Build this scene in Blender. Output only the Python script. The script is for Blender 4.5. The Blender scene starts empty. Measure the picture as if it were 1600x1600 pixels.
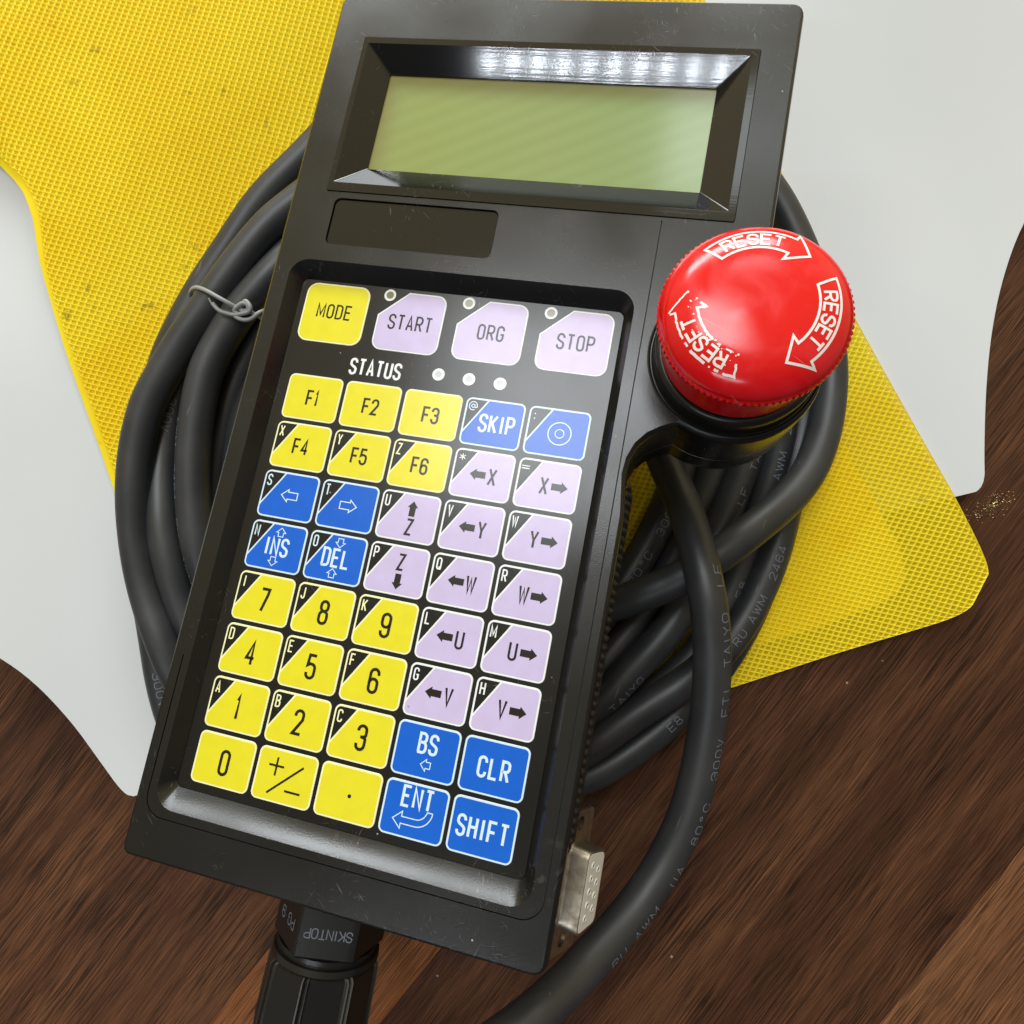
import bpy, math, random
import numpy as np
from mathutils import Matrix, Vector
from mathutils.geometry import tessellate_polygon

random.seed(7)
rng = np.random.default_rng(7)
sc = bpy.context.scene
COL = sc.collection
MM = 0.001
R = math.radians

# ------------------------------------------------------------------ camera
CAM_H = 210.0                      # mm above the table top
cam_d = bpy.data.cameras.new("camera")
cam = bpy.data.objects.new("camera", cam_d)
COL.objects.link(cam)
cam_d.sensor_fit = 'HORIZONTAL'
cam_d.sensor_width = 36.0
cam_d.lens = 36.0 * 1000.0 / 1600.0
cam_d.clip_start = 0.004
cam_d.clip_end = 50.0
cam.location = (0, 0, CAM_H * MM)
cam.rotation_euler = (0, 0, 0)
sc.camera = cam

# ------------------------------------------------------------------ world, lamps, exposure
w = bpy.data.worlds.new("World")
sc.world = w
w.use_nodes = True
bg = w.node_tree.nodes["Background"]
bg.inputs[1].default_value = 1.0
# dim warm room: lighter beyond the top of the picture, darker on the photographer's side
_tc = w.node_tree.nodes.new('ShaderNodeTexCoord'); _sx = w.node_tree.nodes.new('ShaderNodeSeparateXYZ')
_rp = w.node_tree.nodes.new('ShaderNodeValToRGB'); _ma = w.node_tree.nodes.new('ShaderNodeMapRange')
w.node_tree.links.new(_tc.outputs['Generated'], _sx.inputs[0]); w.node_tree.links.new(_sx.outputs[1], _ma.inputs[0])
_ma.inputs[1].default_value = -1.0; _ma.inputs[2].default_value = 1.0
w.node_tree.links.new(_ma.outputs[0], _rp.inputs[0]); w.node_tree.links.new(_rp.outputs[0], bg.inputs[0])
_rp.color_ramp.elements[0].position = .25; _rp.color_ramp.elements[0].color = (.07, .07, .08, 1)
_rp.color_ramp.elements[1].position = .85; _rp.color_ramp.elements[1].color = (.70, .58, .32, 1)
sc.view_settings.view_transform = 'Standard'
sc.view_settings.look = 'None'
sc.view_settings.gamma = 1.0
sc.view_settings.use_curve_mapping = False
sc.view_settings.exposure = 0.26


def area(name, pos, target, sx, sy, power, color, roll=None):
    d = bpy.data.lights.new(name, 'AREA')
    d.shape = 'RECTANGLE'
    d.size, d.size_y = sx, sy
    d.energy = power
    d.color = color
    o = bpy.data.objects.new(name, d)
    COL.objects.link(o)
    v = (Vector(target) - Vector(pos)).normalized()
    z = -v
    y = Vector(roll if roll else (0, 1, 0))
    x = y.cross(z).normalized()
    y = z.cross(x)
    m = Matrix((x, y, z)).transposed().to_4x4()
    m.translation = Vector(pos)
    o.matrix_world = m
    return o


# device orientation in the world (found from the perspective of its keys)
DM = Matrix(((0.97000, 0.18888, -0.15304), (-0.16314, 0.97249, 0.16626), (0.18023, -0.13630, 0.97413)))
DT = Vector((-53.857, 33.999, 53.628))


def ddir(v):
    return (DM @ Vector(v)).normalized()



def dpt(p):
    """device mm -> world metres"""
    return (DM @ Vector(p) + DT) * MM


def lamp_towards(name, frm, d, dist, sx, sy, radiance, color, roll=(0, 1, 0)):
    """rectangular lamp seen from a point of the device in direction d (device axes)"""
    dv = Vector(d).normalized()
    p = dpt(frm) + (DM @ dv) * dist
    return area(name, p, dpt(frm), sx, sy, radiance * math.pi * sx * sy, color, DM @ Vector(roll))


# wide low window beyond the top of the picture
lamp_towards("window_light", (40, -60, 0), (-.26, 1.25, .62), 1.9, 1.5, .38, 13.0, (0.90, 0.96, 1.0), (0, 0, 1))
# ceiling light and a second window pane
lamp_towards("ceiling_light", (60, 0, 0), (-.12, .31, 1.0), 1.6, .70, .56, 8.2, (0.90, 0.95, 1.0))
lamp_towards("skylight", (82, 70, 0), (.10, .81, 1.0), 1.6, .36, .22, 3.4, (0.84, 0.94, 1.0))
# strip of small ceiling LEDs
for i in range(11):
    x = 33 + i * 6.3
    d_ = Vector((x - 86.0, 131.0, -137.0)); n_ = Vector((0, -.692, .722))
    r_ = d_ - 2 * d_.dot(n_) * n_
    lamp_towards("led_lamp", (x, 87, 1.2), r_, 1.2, .010, .010, 400.0, (0.86, 0.93, 1.0))

# ------------------------------------------------------------------ helpers


def px(x, y, h=0.0):
    """photo position at height h (mm) -> world mm"""
    D = CAM_H - h
    return np.array([(x - 800) / 1000 * D, -(y - 800) / 1000 * D, h])


def tag(o, label=None, cat=None, group=None, kind=None):
    if label: o['label'] = label
    if cat: o['category'] = cat
    if group: o['group'] = group
    if kind: o['kind'] = kind
    return o


class MB:
    def __init__(s):
        s.v = []; s.f = []; s.m = []

    def add(s, verts, faces, mi=0):
        b = len(s.v)
        s.v.extend([tuple(map(float, p)) for p in verts])
        for f in faces:
            s.f.append([b + i for i in f]); s.m.append(mi)

    def ngon(s, pts, z=None, mi=0):
        if z is not None: pts = [(p[0], p[1], z) for p in pts]
        s.add(pts, [list(range(len(pts)))], mi)

    def loft(s, rings, mi=0, close=True, cap0=False, cap1=False):
        n = len(rings[0]); b = len(s.v)
        for r in rings: s.v.extend([tuple(map(float, p)) for p in r])
        for k in range(len(rings) - 1):
            for i in range(n if close else n - 1):
                j = (i + 1) % n
                s.f.append([b + k * n + i, b + k * n + j, b + (k + 1) * n + j, b + (k + 1) * n + i]); s.m.append(mi)
        if cap0: s.f.append([b + i for i in range(n)][::-1]); s.m.append(mi)
        if cap1: s.f.append([b + (len(rings) - 1) * n + i for i in range(n)]); s.m.append(mi)

    def build(s, name, mats, parent=None, smooth=False, autosmooth=None):
        me = bpy.data.meshes.new(name)
        v = [(a * MM, b * MM, c * MM) for a, b, c in s.v]
        me.from_pydata(v, [], s.f)
        if not isinstance(mats, (list, tuple)): mats = [mats]
        for m in mats: me.materials.append(m)
        if len(mats) > 1: me.polygons.foreach_set("material_index", s.m)
        if smooth: me.polygons.foreach_set("use_smooth", [True] * len(me.polygons))
        me.validate(); me.update()
        o = bpy.data.objects.new(name, me)
        COL.objects.link(o)
        if parent: o.parent = parent
        if autosmooth:
            for e in me.edges: pass
            me.polygons.foreach_set("use_smooth", [True] * len(me.polygons))
            me.set_sharp_from_angle(angle=R(autosmooth))
        return o


def rr(x0, y0, x1, y1, r, n=5):
    """rounded rectangle, counter-clockwise"""
    out = []
    for cx, cy, a in ((x1 - r, y1 - r, 0), (x0 + r, y1 - r, 90), (x0 + r, y0 + r, 180), (x1 - r, y0 + r, 270)):
        for k in range(n + 1):
            t = R(a + 90 * k / n)
            out.append((cx + r * math.cos(t), cy + r * math.sin(t)))
    return out


def circ(cx, cy, r, n=32, a0=0):
    return [(cx + r * math.cos(R(a0) + 2 * math.pi * k / n), cy + r * math.sin(R(a0) + 2 * math.pi * k / n)) for k in range(n)]


def arc(cx, cy, rx, ry, t0, t1, n=7):
    return [(cx + rx * math.cos(R(t0 + (t1 - t0) * k / n)), cy + ry * math.sin(R(t0 + (t1 - t0) * k / n))) for k in range(n + 1)]


def inset(poly, d):
    """inset of a CCW polygon by d (mitre)"""
    n = len(poly); out = []
    for i in range(n):
        p0, p1, p2 = poly[i - 1], poly[i], poly[(i + 1) % n]
        e1 = np.array([p1[0] - p0[0], p1[1] - p0[1]]); e2 = np.array([p2[0] - p1[0], p2[1] - p1[1]])
        e1 /= np.linalg.norm(e1) + 1e-12; e2 /= np.linalg.norm(e2) + 1e-12
        n1 = np.array([-e1[1], e1[0]]); n2 = np.array([-e2[1], e2[0]])
        m = n1 + n2; m /= np.linalg.norm(m) + 1e-12
        k = d / max(0.35, float(m @ n1))
        out.append((p1[0] + m[0] * k, p1[1] + m[1] * k))
    return out


def with_z(poly, z):
    return [(p[0], p[1], z) for p in poly]


# ---- stroke lettering
def glyph(c, a):
    q = min(.5 * a, .27)
    m = .48
    top = arc(.5, 1 - q, .5, q, 0, 180); bot = arc(.5, q, .5, q, 180, 360)
    P = [(0, 1), (.5, 1)] + arc(.5, 1 - q, .5, q, 90, 0)[1:] + arc(.5, m + q, .5, q, 0, -90) + [(0, m)]
    g = {
        'A': [[(0, 0), (.5, 1), (1, 0)], [(.17, .3), (.83, .3)]],
        'B': [[(0, 0)] + [(0, 1), (.45, 1)] + arc(.45, 1 - q, .5, q, 90, 0)[1:] + arc(.45, .53 + q, .5, q, 0, -90) + [(0, .53)],
              [(.45, .53)] + arc(.5, .53 - q, .5, q, 90, 0) + arc(.5, q, .5, q, 0, -90) + [(-.1, 0)]],
        'C': [[(1, 1 - q - .07)] + top + bot + [(1, q + .07)]],
        'D': [[(0, -.0), (0, 1), (.5, 1)] + arc(.5, 1 - q, .5, q, 90, 0)[1:] + arc(.5, q, .5, q, 0, -90) + [(-.1, 0)]],
        'E': [[(1, 1), (0, 1), (0, 0), (1, 0)], [(0, .52), (.85, .52)]],
        'F': [[(1, 1), (0, 1), (0, 0)], [(0, .5), (.85, .5)]],
        'G': [[(1, 1 - q - .07)] + top + bot + [(1, .45), (.55, .45)]],
        'H': [[(0, 0), (0, 1)], [(1, 0), (1, 1)], [(0, .52), (1, .52)]],
        'I': [[(.5, 0), (.5, 1)]],
        'J': [[(.8, 1), (.8, q)] + arc(.4, q, .4, q, 0, -180) + [(0, q + .06)]],
        'K': [[(0, 0), (0, 1)], [(1, 1), (.05, .4)], [(.3, .57), (1, 0)]],
        'L': [[(0, 1), (0, 0), (1, 0)]],
        'M': [[(0, 0), (0, 1), (.5, .2), (1, 1), (1, 0)]],
        'N': [[(0, 0), (0, 1), (1, 0), (1, 1)]],
        'O': [top + bot],
        'P': [[(0, 0)] + P],
        'Q': [top + bot, [(.55, .22), (1.05, -.04)]],
        'R': [[(0, 0)] + P, [(.5, m), (1, 0)]],
        'S': [[(1, 1 - q - .05)] + top + [(0, .66), (.18, .57), (.82, .43), (1, .34)] + arc(.5, q, .5, q, 0, -180) + [(0, q + .05)]],
        'T': [[(0, 1), (1, 1)], [(.5, 1), (.5, 0)]],
        'U': [[(0, 1)] + bot + [(1, 1)]],
        'V': [[(0, 1), (.5, 0), (1, 1)]],
        'W': [[(0, 1), (.25, 0), (.5, .85), (.75, 0), (1, 1)]],
        'X': [[(0, 0), (1, 1)], [(0, 1), (1, 0)]],
        'Y': [[(0, 1), (.5, .45), (1, 1)], [(.5, .45), (.5, 0)]],
        'Z': [[(0, 1), (1, 1), (0, 0), (1, 0)]],
        '0': [top + bot],
        '1': [[(.15, .8), (.55, 1), (.55, 0)]],
        '2': [[(0, 1 - q - .07)] + arc(.5, 1 - q, .5, q, 180, 0) + [(.98, .62), (0, 0), (1, 0)]],
        '3': [[(0, 1 - q - .05)] + arc(.5, 1 - q, .5, q, 180, 0) + [(1, .66)] + arc(.5, .53 + .1, .5, .1, 0, -90) + [(.35, .53)],
              [(.5, .53)] + arc(.5, .43, .5, .1, 90, 0) + arc(.5, q, .5, q, 0, -180) + [(0, q + .06)]],
        '4': [[(.7, 0), (.7, 1), (0, .28), (1, .28)]],
        '5': [[(.95, 1), (.1, 1), (.02, .55), (.3, .62)] + arc(.5, .62 - q, .5, q, 90, 0)[1:] + arc(.5, q, .5, q, 0, -180) + [(0, q + .05)]],
        '6': [[(1, 1 - q - .06)] + top + bot + arc(.5, .58 - q, .5, q, 0, 180)],
        '7': [[(0, 1), (1, 1), (.9, .75), (.38, 0)]],
        '8': [arc(.5, q, .5, q, 180, 360) + arc(.5, .55 - q, .5, q, 0, 180) + [(0, q)], arc(.5, .55 + q, .46, q, 180, 360) + arc(.5, 1 - q, .46, q, 0, 180) + [(.04, .55 + q)]],
        '9': [[(0, q + .06)] + bot + top + arc(.5, .42 + q, .5, q, 180, 360)],
        '=': [[(0, .62), (1, .62)], [(0, .38), (1, .38)]],
        '*': [[(.5, .95), (.5, .2)], [(.05, .78), (.95, .37)], [(.05, .37), (.95, .78)]],
        '@': [[(.7, .32)] + arc(.5, .5, .2, .2, -40, 320, 14), [(.72, .66), (.72, .4)] + arc(.86, .42, .14, .12, 180, 340, 5) + arc(.5, .5, .5, .5, 0, 300, 18)],
        '+': [[(0, .5), (1, .5)], [(.5, 0), (.5, 1)]],
        '-': [[(0, .5), (1, .5)]],
        '/': [[(0, 0), (1, 1)]],
        'o': [arc(.5, .82, .28, .16, 0, 360, 10)],
        ' ': [],
    }
    r = g[c]
    if c in 'O0Q': r = [r[0] + [r[0][0]]] + r[1:]
    return r


def ribbon(pts, wd, closed=False):
    """polyline -> list of (left,right) pairs"""
    P = [np.array(p, float) for p in pts]
    Q = [P[0]]
    for p in P[1:]:
        if np.linalg.norm(p - Q[-1]) > 1e-4: Q.append(p)
    P = Q
    if closed and np.linalg.norm(P[0] - P[-1]) < 1e-3: P = P[:-1]
    n = len(P); L = []; Rr = []
    for i in range(n):
        if closed: a, b, c = P[i - 1], P[i], P[(i + 1) % n]
        else: a, b, c = P[max(i - 1, 0)], P[i], P[min(i + 1, n - 1)]
        e1 = b - a; e2 = c - b
        if np.linalg.norm(e1) < 1e-9: e1 = e2
        if np.linalg.norm(e2) < 1e-9: e2 = e1
        e1 = e1 / np.linalg.norm(e1); e2 = e2 / np.linalg.norm(e2)
        n1 = np.array([-e1[1], e1[0]]); n2 = np.array([-e2[1], e2[0]])
        m = n1 + n2
        if np.linalg.norm(m) < 1e-6: m = n1
        m = m / np.linalg.norm(m)
        k = wd / 2 / max(.42, float(m @ n1))
        L.append(b + m * k); Rr.append(b - m * k)
    return L, Rr


def dense(P, step=.4):
    out = []
    for a, b in zip(P, P[1:]):
        n = max(1, int(math.dist(a, b) / step)); out += [(a[0] + (b[0] - a[0]) * k / n, a[1] + (b[1] - a[1]) * k / n) for k in range(n)]
    return out + [P[-1]]


def add_ribbon(mb, pts, wd, fmap, mi=0, closed=False, lift=0.0):
    L, Rr = ribbon(pts, wd, closed)
    n = len(L)
    vs = [fmap(p[0], p[1], lift) for p in L] + [fmap(p[0], p[1], lift) for p in Rr]
    fs = []
    for i in range(n if closed else n - 1):
        j = (i + 1) % n
        fs.append([i, n + i, n + j, j])
    mb.add(vs, fs, mi)


def text_len(s, h, a, gap):
    t = 0
    for c in s: t += ((.42 if c in 'I1' else (1.25 if c in 'WM' else (0.8 if c == ' ' else 1.0))) * a + gap) * h
    return t - gap * h


def add_text(mb, s, cx, cy, h, a, st, gap, fmap, mi=0, drop=None, fine=False):
    x = cx - text_len(s, h, a, gap) / 2
    for c in s:
        k = (.42 if c in 'I1' else (1.25 if c in 'WM' else (0.8 if c == ' ' else 1.0)))
        wd = k * a * h
        for si, pl in enumerate(glyph(c, a)):
            if not pl: continue
            closed = len(pl) > 5 and abs(pl[0][0] - pl[-1][0]) < .02 and abs(pl[0][1] - pl[-1][1]) < .02
            pts = [(x + p[0] * wd, cy - h / 2 + p[1] * h) for p in pl]
            if drop and drop(): continue
            if fine: pts = dense(pts, .35)
            add_ribbon(mb, pts, st, fmap, mi, closed, lift=.008 * si)
        x += wd + gap * h


def catmull(P, n=10, closed=False):
    P = [np.array(p, float) for p in P]
    out = []
    N = len(P)
    for i in range(N if closed else N - 1):
        if closed: a, b, c, d = P[i - 1], P[i], P[(i + 1) % N], P[(i + 2) % N]
        else:
            b, c = P[i], P[i + 1]
            a = P[i - 1] if i > 0 else 2 * b - c
            d = P[i + 2] if i + 2 < N else 2 * c - b
        # centripetal-like
        for k in range(n):
            t = k / n
            out.append(.5 * ((2 * b) + (-a + c) * t + (2 * a - 5 * b + 4 * c - d) * t * t + (-a + 3 * b - 3 * c + d) * t ** 3))
    if not closed: out.append(P[-1])
    return out


def smooth_path(P, it=6):
    P = np.array(P)
    for _ in range(it):
        Q = P.copy(); Q[1:-1] = (P[:-2] + 2 * P[1:-1] + P[2:]) / 4; P = Q
    return P


def frames(P):
    P = np.array(P); T = np.gradient(P, axis=0)
    T /= np.linalg.norm(T, axis=1)[:, None] + 1e-12
    up = np.array([0, 0, 1.0])
    S = np.cross(T, up); ln = np.linalg.norm(S, axis=1)[:, None]; S = S / np.maximum(ln, 1e-6)
    U = np.cross(S, T)
    return T, S, U


def add_tube(mb, P, r, n=20, mi=0, cap=True):
    T, S, U = frames(P)
    rings = []
    for k in range(len(P)):
        rk = r[k] if hasattr(r, '__len__') else r
        rings.append([P[k] + rk * (math.cos(t) * U[k] + math.sin(t) * S[k]) for t in np.linspace(0, 2 * math.pi, n, endpoint=False)])
    mb.loft(rings, mi, True, cap, cap)


# ------------------------------------------------------------------ materials
def new_mat(name):
    m = bpy.data.materials.new(name); m.use_nodes = True
    nt = m.node_tree; b = nt.nodes["Principled BSDF"]
    return m, nt, b


def node(nt, t, **kw):
    n = nt.nodes.new(t)
    for k, v in kw.items():
        if k.startswith('i_'):
            n.inputs[int(k[2:]) if k[2:].isdigit() else k[2:].replace('_', ' ')].default_value = v
        else: setattr(n, k, v)
    return n


def ramp(nt, stops, interp='LINEAR'):
    n = nt.nodes.new('ShaderNodeValToRGB'); n.color_ramp.interpolation = interp
    e = n.color_ramp.elements
    while len(e) < len(stops): e.new(.5)
    for el, (p, c) in zip(e, stops):
        el.position = p; el.color = c if hasattr(c, '__len__') else (c, c, c, 1)
    return n


def coords(nt, scale=(1, 1, 1), rot=(0, 0, 0), loc=(0, 0, 0)):
    """object coordinates, turned first and stretched afterwards"""
    tc = nt.nodes.new('ShaderNodeTexCoord'); src = tc.outputs['Object']
    if any(rot):
        m0 = nt.nodes.new('ShaderNodeMapping'); m0.inputs['Rotation'].default_value = rot
        nt.links.new(src, m0.inputs[0]); src = m0.outputs[0]
    mp = nt.nodes.new('ShaderNodeMapping')
    mp.inputs['Scale'].default_value = scale; mp.inputs['Location'].default_value = loc
    nt.links.new(src, mp.inputs[0]); return mp


def bump_noise(nt, b, scale, strength, dist=.0001, detail=2, vec=None, typ='ShaderNodeTexNoise'):
    n = nt.nodes.new(typ); n.inputs['Scale'].default_value = scale
    if 'Detail' in n.inputs: n.inputs['Detail'].default_value = detail
    vec = vec or coords(nt)
    nt.links.new(vec.outputs[0], n.inputs['Vector'])
    bp = nt.nodes.new('ShaderNodeBump'); bp.inputs['Strength'].default_value = strength; bp.inputs['Distance'].default_value = dist
    nt.links.new(n.outputs[0], bp.inputs['Height'])
    nt.links.new(bp.outputs[0], b.inputs['Normal'])
    return n, bp


def math_n(nt, op, a, b=None):
    n = nt.nodes.new('ShaderNodeMath'); n.operation = op
    for i, v in enumerate((a, b)):
        if v is None: continue
        if hasattr(v, 'is_output') or hasattr(v, 'links'): nt.links.new(v, n.inputs[i])
        else: n.inputs[i].default_value = v
    return n.outputs[0]


def mixc(nt, fac, a, b, blend='MIX'):
    n = nt.nodes.new('ShaderNodeMix'); n.data_type = 'RGBA'; n.blend_type = blend
    for i, v in ((0, fac), (6, a), (7, b)):
        if hasattr(v, 'links'): nt.links.new(v, n.inputs[i])
        else: n.inputs[i].default_value = v
    return n.outputs[2]


def plastic(name, col, rough, grain=0, gscale=1800, gdist=.00008, scuff=0.0, dust=0.0, spec=.5, smear=0.0, worn=False):
    """moulded plastic: fine grain relief, scuffs, dust specks"""
    m, nt, b = new_mat(name)
    b.inputs['Roughness'].default_value = rough
    b.inputs['Specular IOR Level'].default_value = spec
    base = (*col, 1)
    cur = None
    if scuff:
        # short hairline scratches in every direction, kept to worn patches
        fs = None
        sxyz = nt.nodes.new('ShaderNodeSeparateXYZ'); nt.links.new(coords(nt).outputs[0], sxyz.inputs[0])
        mk = node(nt, 'ShaderNodeTexNoise', i_Scale=55.0, i_Detail=3.0); nt.links.new(coords(nt).outputs[0], mk.inputs['Vector'])
        r3 = ramp(nt, [(.50, 0), (.68, 1)]); nt.links.new(mk.outputs[0], r3.inputs[0])
        for ang_, sx_, sy_, th_ in ((38, 260, 2600, .70), (-17, 220, 3000, .71), (74, 320, 2400, .70), (110, 200, 3200, .715)):
            v1 = coords(nt, (sx_, sy_, 300), (0, 0, R(ang_)))
            n1 = node(nt, 'ShaderNodeTexNoise', i_Scale=1.0, i_Detail=1.0, i_Distortion=.5); nt.links.new(v1.outputs[0], n1.inputs['Vector'])
            r1 = ramp(nt, [(th_ + .012, 0), (th_ + .06, 1)]); nt.links.new(n1.outputs[0], r1.inputs[0])
            fs = r1.outputs[0] if fs is None else math_n(nt, 'MAXIMUM', fs, r1.outputs[0])
        msk = r3.outputs[0]
        if worn:
            # rubbed lower right edge
            nn = node(nt, 'ShaderNodeTexNoise', i_Scale=420.0, i_Detail=6.0); nt.links.new(coords(nt).outputs[0], nn.inputs['Vector'])
            rn = ramp(nt, [(.56, 0), (.64, 1)]); nt.links.new(nn.outputs[0], rn.inputs[0])
            gx = math_n(nt, 'MULTIPLY', math_n(nt, 'SUBTRACT', sxyz.outputs[0], .0775), 160.0)
            gy = math_n(nt, 'MULTIPLY', math_n(nt, 'ADD', sxyz.outputs[1], .066), -32.0)
            cx_ = nt.nodes.new('ShaderNodeClamp'); nt.links.new(gx, cx_.inputs[0]); cy_ = nt.nodes.new('ShaderNodeClamp'); nt.links.new(gy, cy_.inputs[0])
            edge_ = math_n(nt, 'MULTIPLY', cx_.outputs[0], cy_.outputs[0])
            fs = math_n(nt, 'MAXIMUM', math_n(nt, 'MULTIPLY', fs, msk), math_n(nt, 'MULTIPLY', math_n(nt, 'MULTIPLY', rn.outputs[0], r3.outputs[0]), edge_))
            f = math_n(nt, 'MULTIPLY', fs, scuff)
        else: f = math_n(nt, 'MULTIPLY', math_n(nt, 'MULTIPLY', fs, msk), scuff)
        cur = mixc(nt, f, base, (.30, .295, .29, 1))
    if dust:
        vo = node(nt, 'ShaderNodeTexVoronoi', i_Scale=170.0); nt.links.new(coords(nt).outputs[0], vo.inputs['Vector'])
        rd = ramp(nt, [(.022, 1), (.036, 0)]); nt.links.new(vo.outputs['Distance'], rd.inputs[0])
        sep = node(nt, 'ShaderNodeSeparateColor'); nt.links.new(vo.outputs['Color'], sep.inputs[0])
        gt = math_n(nt, 'GREATER_THAN', sep.outputs[0], .60)
        f = math_n(nt, 'MULTIPLY', math_n(nt, 'MULTIPLY', rd.outputs[0], gt), dust)
        cur = mixc(nt, f, cur if cur is not None else base, (.55, .53, .5, 1))
    if cur is not None: nt.links.new(cur, b.inputs['Base Color'])
    else: b.inputs['Base Color'].default_value = base
    if smear:
        sm = node(nt, 'ShaderNodeTexNoise', i_Scale=38.0, i_Detail=5.0); nt.links.new(coords(nt).outputs[0], sm.inputs['Vector'])
        rs = ramp(nt, [(.35, max(0, rough - smear)), (.7, rough + smear)]); nt.links.new(sm.outputs[0], rs.inputs[0])
        nt.links.new(rs.outputs[0], b.inputs['Roughness'])
    if grain:
        bump_noise(nt, b, gscale, grain, gdist, 2)
    return m


M = {}
M['body'] = plastic('black_textured_plastic', (.0075, .0075, .0075), .25, .34, 3000, .00005, scuff=.34, worn=True, dust=.8, smear=.05)
M['bezel'] = plastic('glossy_black_plastic', (.0065, .0065, .0065), .13, .12, 900, .00003, scuff=.5, dust=.9, smear=.04)
_nt = M['bezel'].node_tree; _b = _nt.nodes['Principled BSDF']
for l in list(_b.inputs['Normal'].links): _nt.links.remove(l)
for l in list(_b.inputs['Roughness'].links): _nt.links.remove(l)
_b.inputs['Roughness'].default_value = .09
_v = coords(_nt, (45, 2600, 2600)); bump_noise(_nt, _b, 1.0, .10, .00005, 3, _v)
M['collar'] = plastic('matte_black_collar', (.010, .010, .010), .30, .3, 1500, .00006, dust=.3)
M['groove'] = plastic('seam_black', (.002, .002, .002), .6)
M['overlay'] = plastic('black_printed_film', (.0055, .0055, .006), .22, .10, 2600, .00002, scuff=.35, dust=.6, smear=.03)
M['rubber'] = plastic('ribbed_rubber', (.010, .010, .011), .45, .4, 1800, .00006, dust=.3)


def film(name, col, dirt=.45):
    m, nt, b = new_mat(name)
    b.inputs['Roughness'].default_value = .23
    n = node(nt, 'ShaderNodeTexNoise', i_Scale=260.0, i_Detail=4.0); nt.links.new(coords(nt).outputs[0], n.inputs['Vector'])
    r = ramp(nt, [(.35, 0), (.75, 1)]); nt.links.new(n.outputs[0], r.inputs[0])
    f = math_n(nt, 'MULTIPLY', r.outputs[0], dirt)
    c = mixc(nt, f, (*col, 1), (col[0] * .86, col[1] * .84, col[2] * .8, 1))
    vo = node(nt, 'ShaderNodeTexVoronoi', i_Scale=150.0); nt.links.new(coords(nt).outputs[0], vo.inputs['Vector'])
    rd = ramp(nt, [(.03, 1), (.06, 0)]); nt.links.new(vo.outputs['Distance'], rd.inputs[0])
    sep = node(nt, 'ShaderNodeSeparateColor'); nt.links.new(vo.outputs['Color'], sep.inputs[0])
    gt = math_n(nt, 'GREATER_THAN', sep.outputs[0], .86)
    f2 = math_n(nt, 'MULTIPLY', rd.outputs[0], math_n(nt, 'MULTIPLY', gt, .5))
    c = mixc(nt, f2, c, (.12, .10, .03, 1))
    nt.links.new(c, b.inputs['Base Color'])
    bump_noise(nt, b, 2600, .10, .00002, 2)
    return m


M['yellow'] = film('yellow_film', (.75, .68, .022))
M['lilac'] = film('lilac_film', (.57, .49, .76))
M['blue'] = film('blue_film', (.001, .112, .62))
M['white'] = film('white_print', (.82, .86, .88))
M['cream'] = film('pale_border_print', (.86, .86, .50))
M['ink'] = film('black_ink', (.012, .010, .008), .1)
M['ltblue'] = film('pale_blue_print', (.62, .78, .92), .1)
M['lens'] = plastic('clear_lens', (.24, .225, .15), .12)
M['lens2'] = plastic('frosted_lens', (.50, .52, .55), .2)


def mk_red():
    m, nt, b = new_mat('glossy_red_plastic')
    b.inputs['Roughness'].default_value = .16
    n = node(nt, 'ShaderNodeTexNoise', i_Scale=120.0, i_Detail=5.0, i_Distortion=.8); nt.links.new(coords(nt).outputs[0], n.inputs['Vector'])
    r = ramp(nt, [(.45, 0), (.8, 1)]); nt.links.new(n.outputs[0], r.inputs[0])
    c = mixc(nt, r.outputs[0], (.72, .003, .006, 1), (.76, .022, .030, 1))
    v1 = coords(nt, (60, 900, 60), (0, 0, R(25)))
    n1 = node(nt, 'ShaderNodeTexNoise', i_Scale=1.0, i_Detail=2.0); nt.links.new(v1.outputs[0], n1.inputs['Vector'])
    r1 = ramp(nt, [(.70, 0), (.76, .5)]); nt.links.new(n1.outputs[0], r1.inputs[0])
    c = mixc(nt, r1.outputs[0], c, (.85, .25, .22, 1))
    nt.links.new(c, b.inputs['Base Color'])
    rs = ramp(nt, [(.35, .10), (.75, .30)]); nt.links.new(n.outputs[0], rs.inputs[0]); nt.links.new(rs.outputs[0], b.inputs['Roughness'])
    bump_noise(nt, b, 300, .06, .0001, 3)
    return m


M['red'] = mk_red()
M['paint'] = plastic('white_paint', (.86, .80, .78), .3)


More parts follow.
